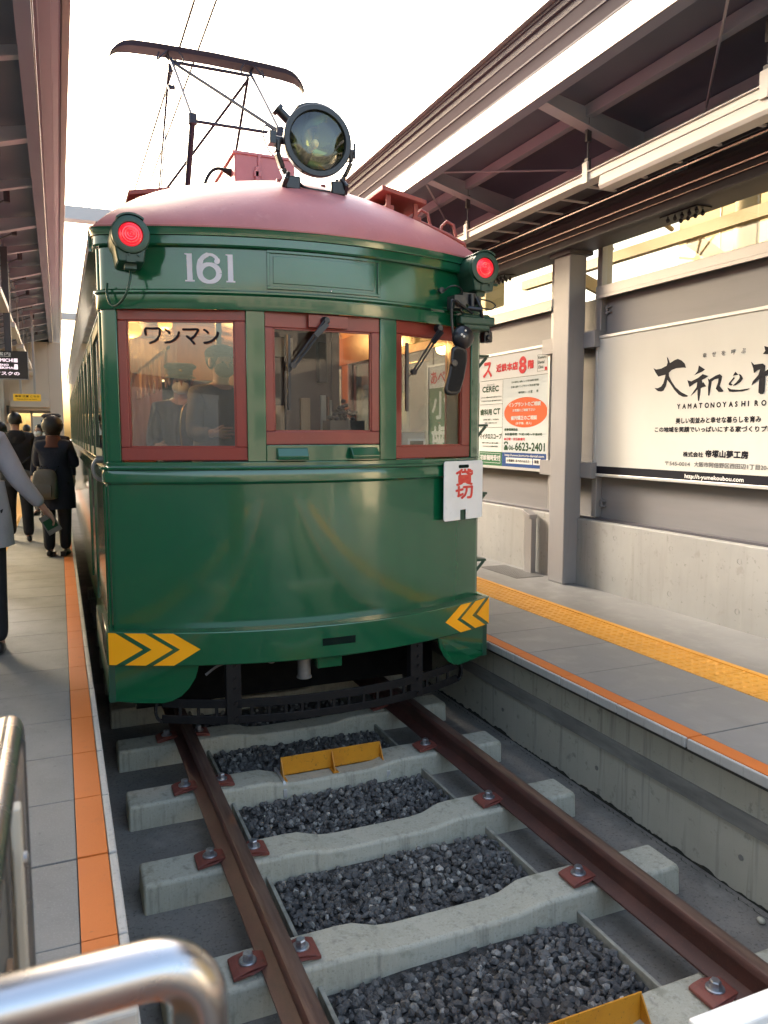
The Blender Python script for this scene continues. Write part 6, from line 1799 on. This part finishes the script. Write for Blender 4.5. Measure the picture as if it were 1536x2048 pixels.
# woman in the dark coat at the tram side, both hands raised in front of her
P = person((-1.50, 10.0, ZP), rad(-14), .965, 'person in a long dark navy coat and brown scarf standing close to the tram side', 'navy', 'blackcloth',
           (((.05,.05,-.25), (.0,.24,-.20)), ((.06,.06,-.25), (.02,.27,-.14))), hem=.60, hair='hairbrown', hairlen=.10, bulk=1.08, legs=((.02,-.05),(-.02,.06)), shoe='leather', collar='scarf')
h, k = P['head'], P['k']
kids(P, MB().ball((h.x, h.y-.03, h.z+.02), (.120,.125,.122), 22, 14, -.85), 'hair_volume', 'hairbrown')
kids(P, MB().box((-.075,-.05,.0),(-.02,0,.06)).box((.04,-.05,0),(.10,0,.06)), 'boot_heel', 'leather', 30)
def backpack(loc, rot, w_, d_, h_, label, m='bagolive'):
    t = thing('backpack', loc, label, 'backpack')
    t.rotation_euler = (0, 0, rot)
    q = MB().loft([[(w_/2*sx*kx, d_/2*sy*ky, z) for sx, sy in ((-1,-1),(-.5,-1.12),(.5,-1.12),(1,-1),(1,1),(-1,1))] for z, kx, ky in ((0,.85,.8),(h_*.08,1,1),(h_*.6,1,1),(h_*.88,.9,.85),(h_,.6,.5))])
    o = q.build('pack_body', m, None, smooth=50); o.parent = t
    sm = o.modifiers.new('sub','SUBSURF'); sm.levels = sm.render_levels = 2
    q = MB().loft([[(w_*.36*sx*kx, -d_*.56-.02*ky, z) for sx in (-1,-.4,.4,1)] + [(w_*.36*sx*kx, -d_*.45, z) for sx in (1,-1)] for z, kx, ky in ((h_*.10,.9,.6),(h_*.18,1,1.3),(h_*.42,1,1.2),(h_*.5,.9,.5))])
    o = q.build('front_pocket', m, None, smooth=60); o.parent = t
    q = MB().tube(smooth_path([(-.03,0,h_*.97),(-.02,-.01,h_*1.06),(.02,-.01,h_*1.06),(.03,0,h_*.97)],4), .007, 8)
    for s in (-1, 1): q.tube(smooth_path([(s*w_*.3,d_*.4,h_*.9),(s*w_*.33,d_*.75,h_*1.05),(s*w_*.36,d_*1.3,h_*.98)],4), .014, 8)
    o = q.build('strap', 'blackcloth', None, smooth=60); o.parent = t
    return t
backpack((-1.60, 9.79, 1.08), rad(-22), .30, .17, .36, 'grey olive backpack worn low on the back of the person in the navy coat')
# man with dark jacket and shoulder bag
P = person((-1.98, 11.6, ZP), rad(6), 1.03, 'person in a black hooded jacket seen from behind, short black hair, under the display', 'blackcloth', 'blackcloth',
           (HANG, ((.06,.03,-.25), (.02,.24,-.30))), hem=.74, bulk=1.12, legs=((0,.10),(0,-.12)))
kids(P, MB().loft([[(.11*math.cos(b_)*kx, -.10+.06*math.sin(b_)*kx, z*P['k']) for b_ in [2*math.pi*j/20 for j in range(20)]] for z, kx in ((1.30,.7),(1.36,1.1),(1.43,1.05),(1.47,.7))]), 'hood', 'blackcloth')
t = thing('shoulder_bag', (-1.93, 11.36, 1.12), 'brown grey bag slung at the back of the person in the black jacket', 'bag')
t.rotation_euler = (0, rad(18), 0)
o = MB().loft([[(.15*kx*sx, .06*ky*sy, z) for sx, sy in ((-1,-.6),(-.5,-1),(.5,-1),(1,-.6),(1,1),(-1,1))] for z, kx, ky in ((0,.7,.7),(.05,1,1),(.20,1,1),(.26,.8,.6))]).build('bag_body', 'bagolive', None, smooth=50)
o.parent = t
sm = o.modifiers.new('sub','SUBSURF'); sm.levels = sm.render_levels = 2
o = MB().tube(smooth_path([(-.12,0,.22),(-.02,-.04,.42),(.10,0,.52)],5), .012, 8).build('strap', 'blackcloth', None, smooth=50); o.parent = t
# near man in the light grey jacket, cut by the frame
P = person((-1.99, 5.75, ZP), rad(0), 1.03, 'person in a light grey wool jacket and black trousers cut off by the left edge', 'greycloth', 'blackcloth',
           (HANG, ((.11,-.03,-.24), (.255,.03,-.44))), hem=.70, bulk=1.10, legs=((0,.0),(.02,-.10)), shoe='black')
hw = P['hands'][1]
t = thing('leaflet', (-1.99+hw.x, 5.75+hw.y, ZP+hw.z-.06), 'dark printed leaflet held in the hand of the person in the grey jacket', 'leaflet')
o = MB().box((-.045,-.003,-.085),(.050,.003,.055)).build('leaflet_sheet', 'bagolive', None, bevel=.001); o.parent = t
o = MB().box((-.036,-.0036,-.05),(.040,-.0032,.02)).build('printed_picture', 'inkgreen', None); o.parent = t
t.rotation_euler = (0, rad(-28), 0)
# conductor and people farther back
P = person((-1.52, 11.1, ZP), rad(172), 1.0, 'person in a navy uniform and peaked cap with white mask, behind the navy coat', 'navy', 'navy', (HANG, HANG), hem=.80)
cap_on(P); mask_on(P, 'maskwhite')
P = person((-2.10, 19.3, ZP), rad(4), .98, 'person in dark clothes far down the platform by the station house door', 'blackcloth', 'blackcloth', (HANG, HANG), hem=.75)
# crew and passengers inside the tram
P = person((-.62, 5.72, .72), rad(176), .945, 'person in driver uniform, peaked cap and white mask inside the left tram window', 'navy', 'navy', (((.05,.03,-.26),(.02,.25,-.28)), ((.05,.03,-.26),(.02,.25,-.28))), hem=.78)
cap_on(P); mask_on(P, 'skin' if False else 'maskwhite')
q = MB().tube(smooth_path([(-.05,.115,1.36),(.0,.135,1.30),(.02,.145,1.16),(.01,.15,1.02)],5), .007, 8)
kids(P, q, 'gold_cord', 'brass')
P = person((-.46, 5.06, .74), rad(196), .985, 'person with flat cap, dark mask and tan jacket inside the left tram window', 'tancloth', 'blackcloth', (((.05,.03,-.26),(.0,.24,-.20)), ((.05,.03,-.26),(.0,.22,-.25))), hem=.74)
mask_on(P, 'masknavy')
h, k = P['head'], P['k']
q = MB().ball((h.x, h.y-.005, h.z+.045), (.100,.112,.060), 20, 12, -.4)
kids(P, q, 'flat_cap', 'blackcloth')
kids(P, MB().loft([[(h.x + r*math.cos(b_), h.y + r*1.1*math.sin(b_), h.z + z) for b_ in [rad(30 + 120*j/12) for j in range(13)]] for r, z in ((.085,.045),(.125,.03))], closed=False, caps=False), 'cap_visor', 'blackcloth')
P = person((.84, 6.35, .52), rad(110), .94, 'person with a bald head sitting in the lamplight behind the middle tram window', 'tancloth', 'blackcloth', (HANG, HANG), hem=.80, hair='skin', lean=(.0, .25))

P = person((-2.28, 13.6, ZP), rad(8), .97, 'person in a dark grey coat half hidden behind the black hooded jacket', 'navy', 'blackcloth', (HANG, HANG), hem=.62, hair='hairbrown', hairlen=.08)
P = person((-1.75, 15.2, ZP), rad(150), .96, 'person in dark clothing facing the camera between the navy coat and the station house', 'blackcloth', 'navy', (HANG, HANG), hem=.75)
mask_on(P, 'maskwhite')
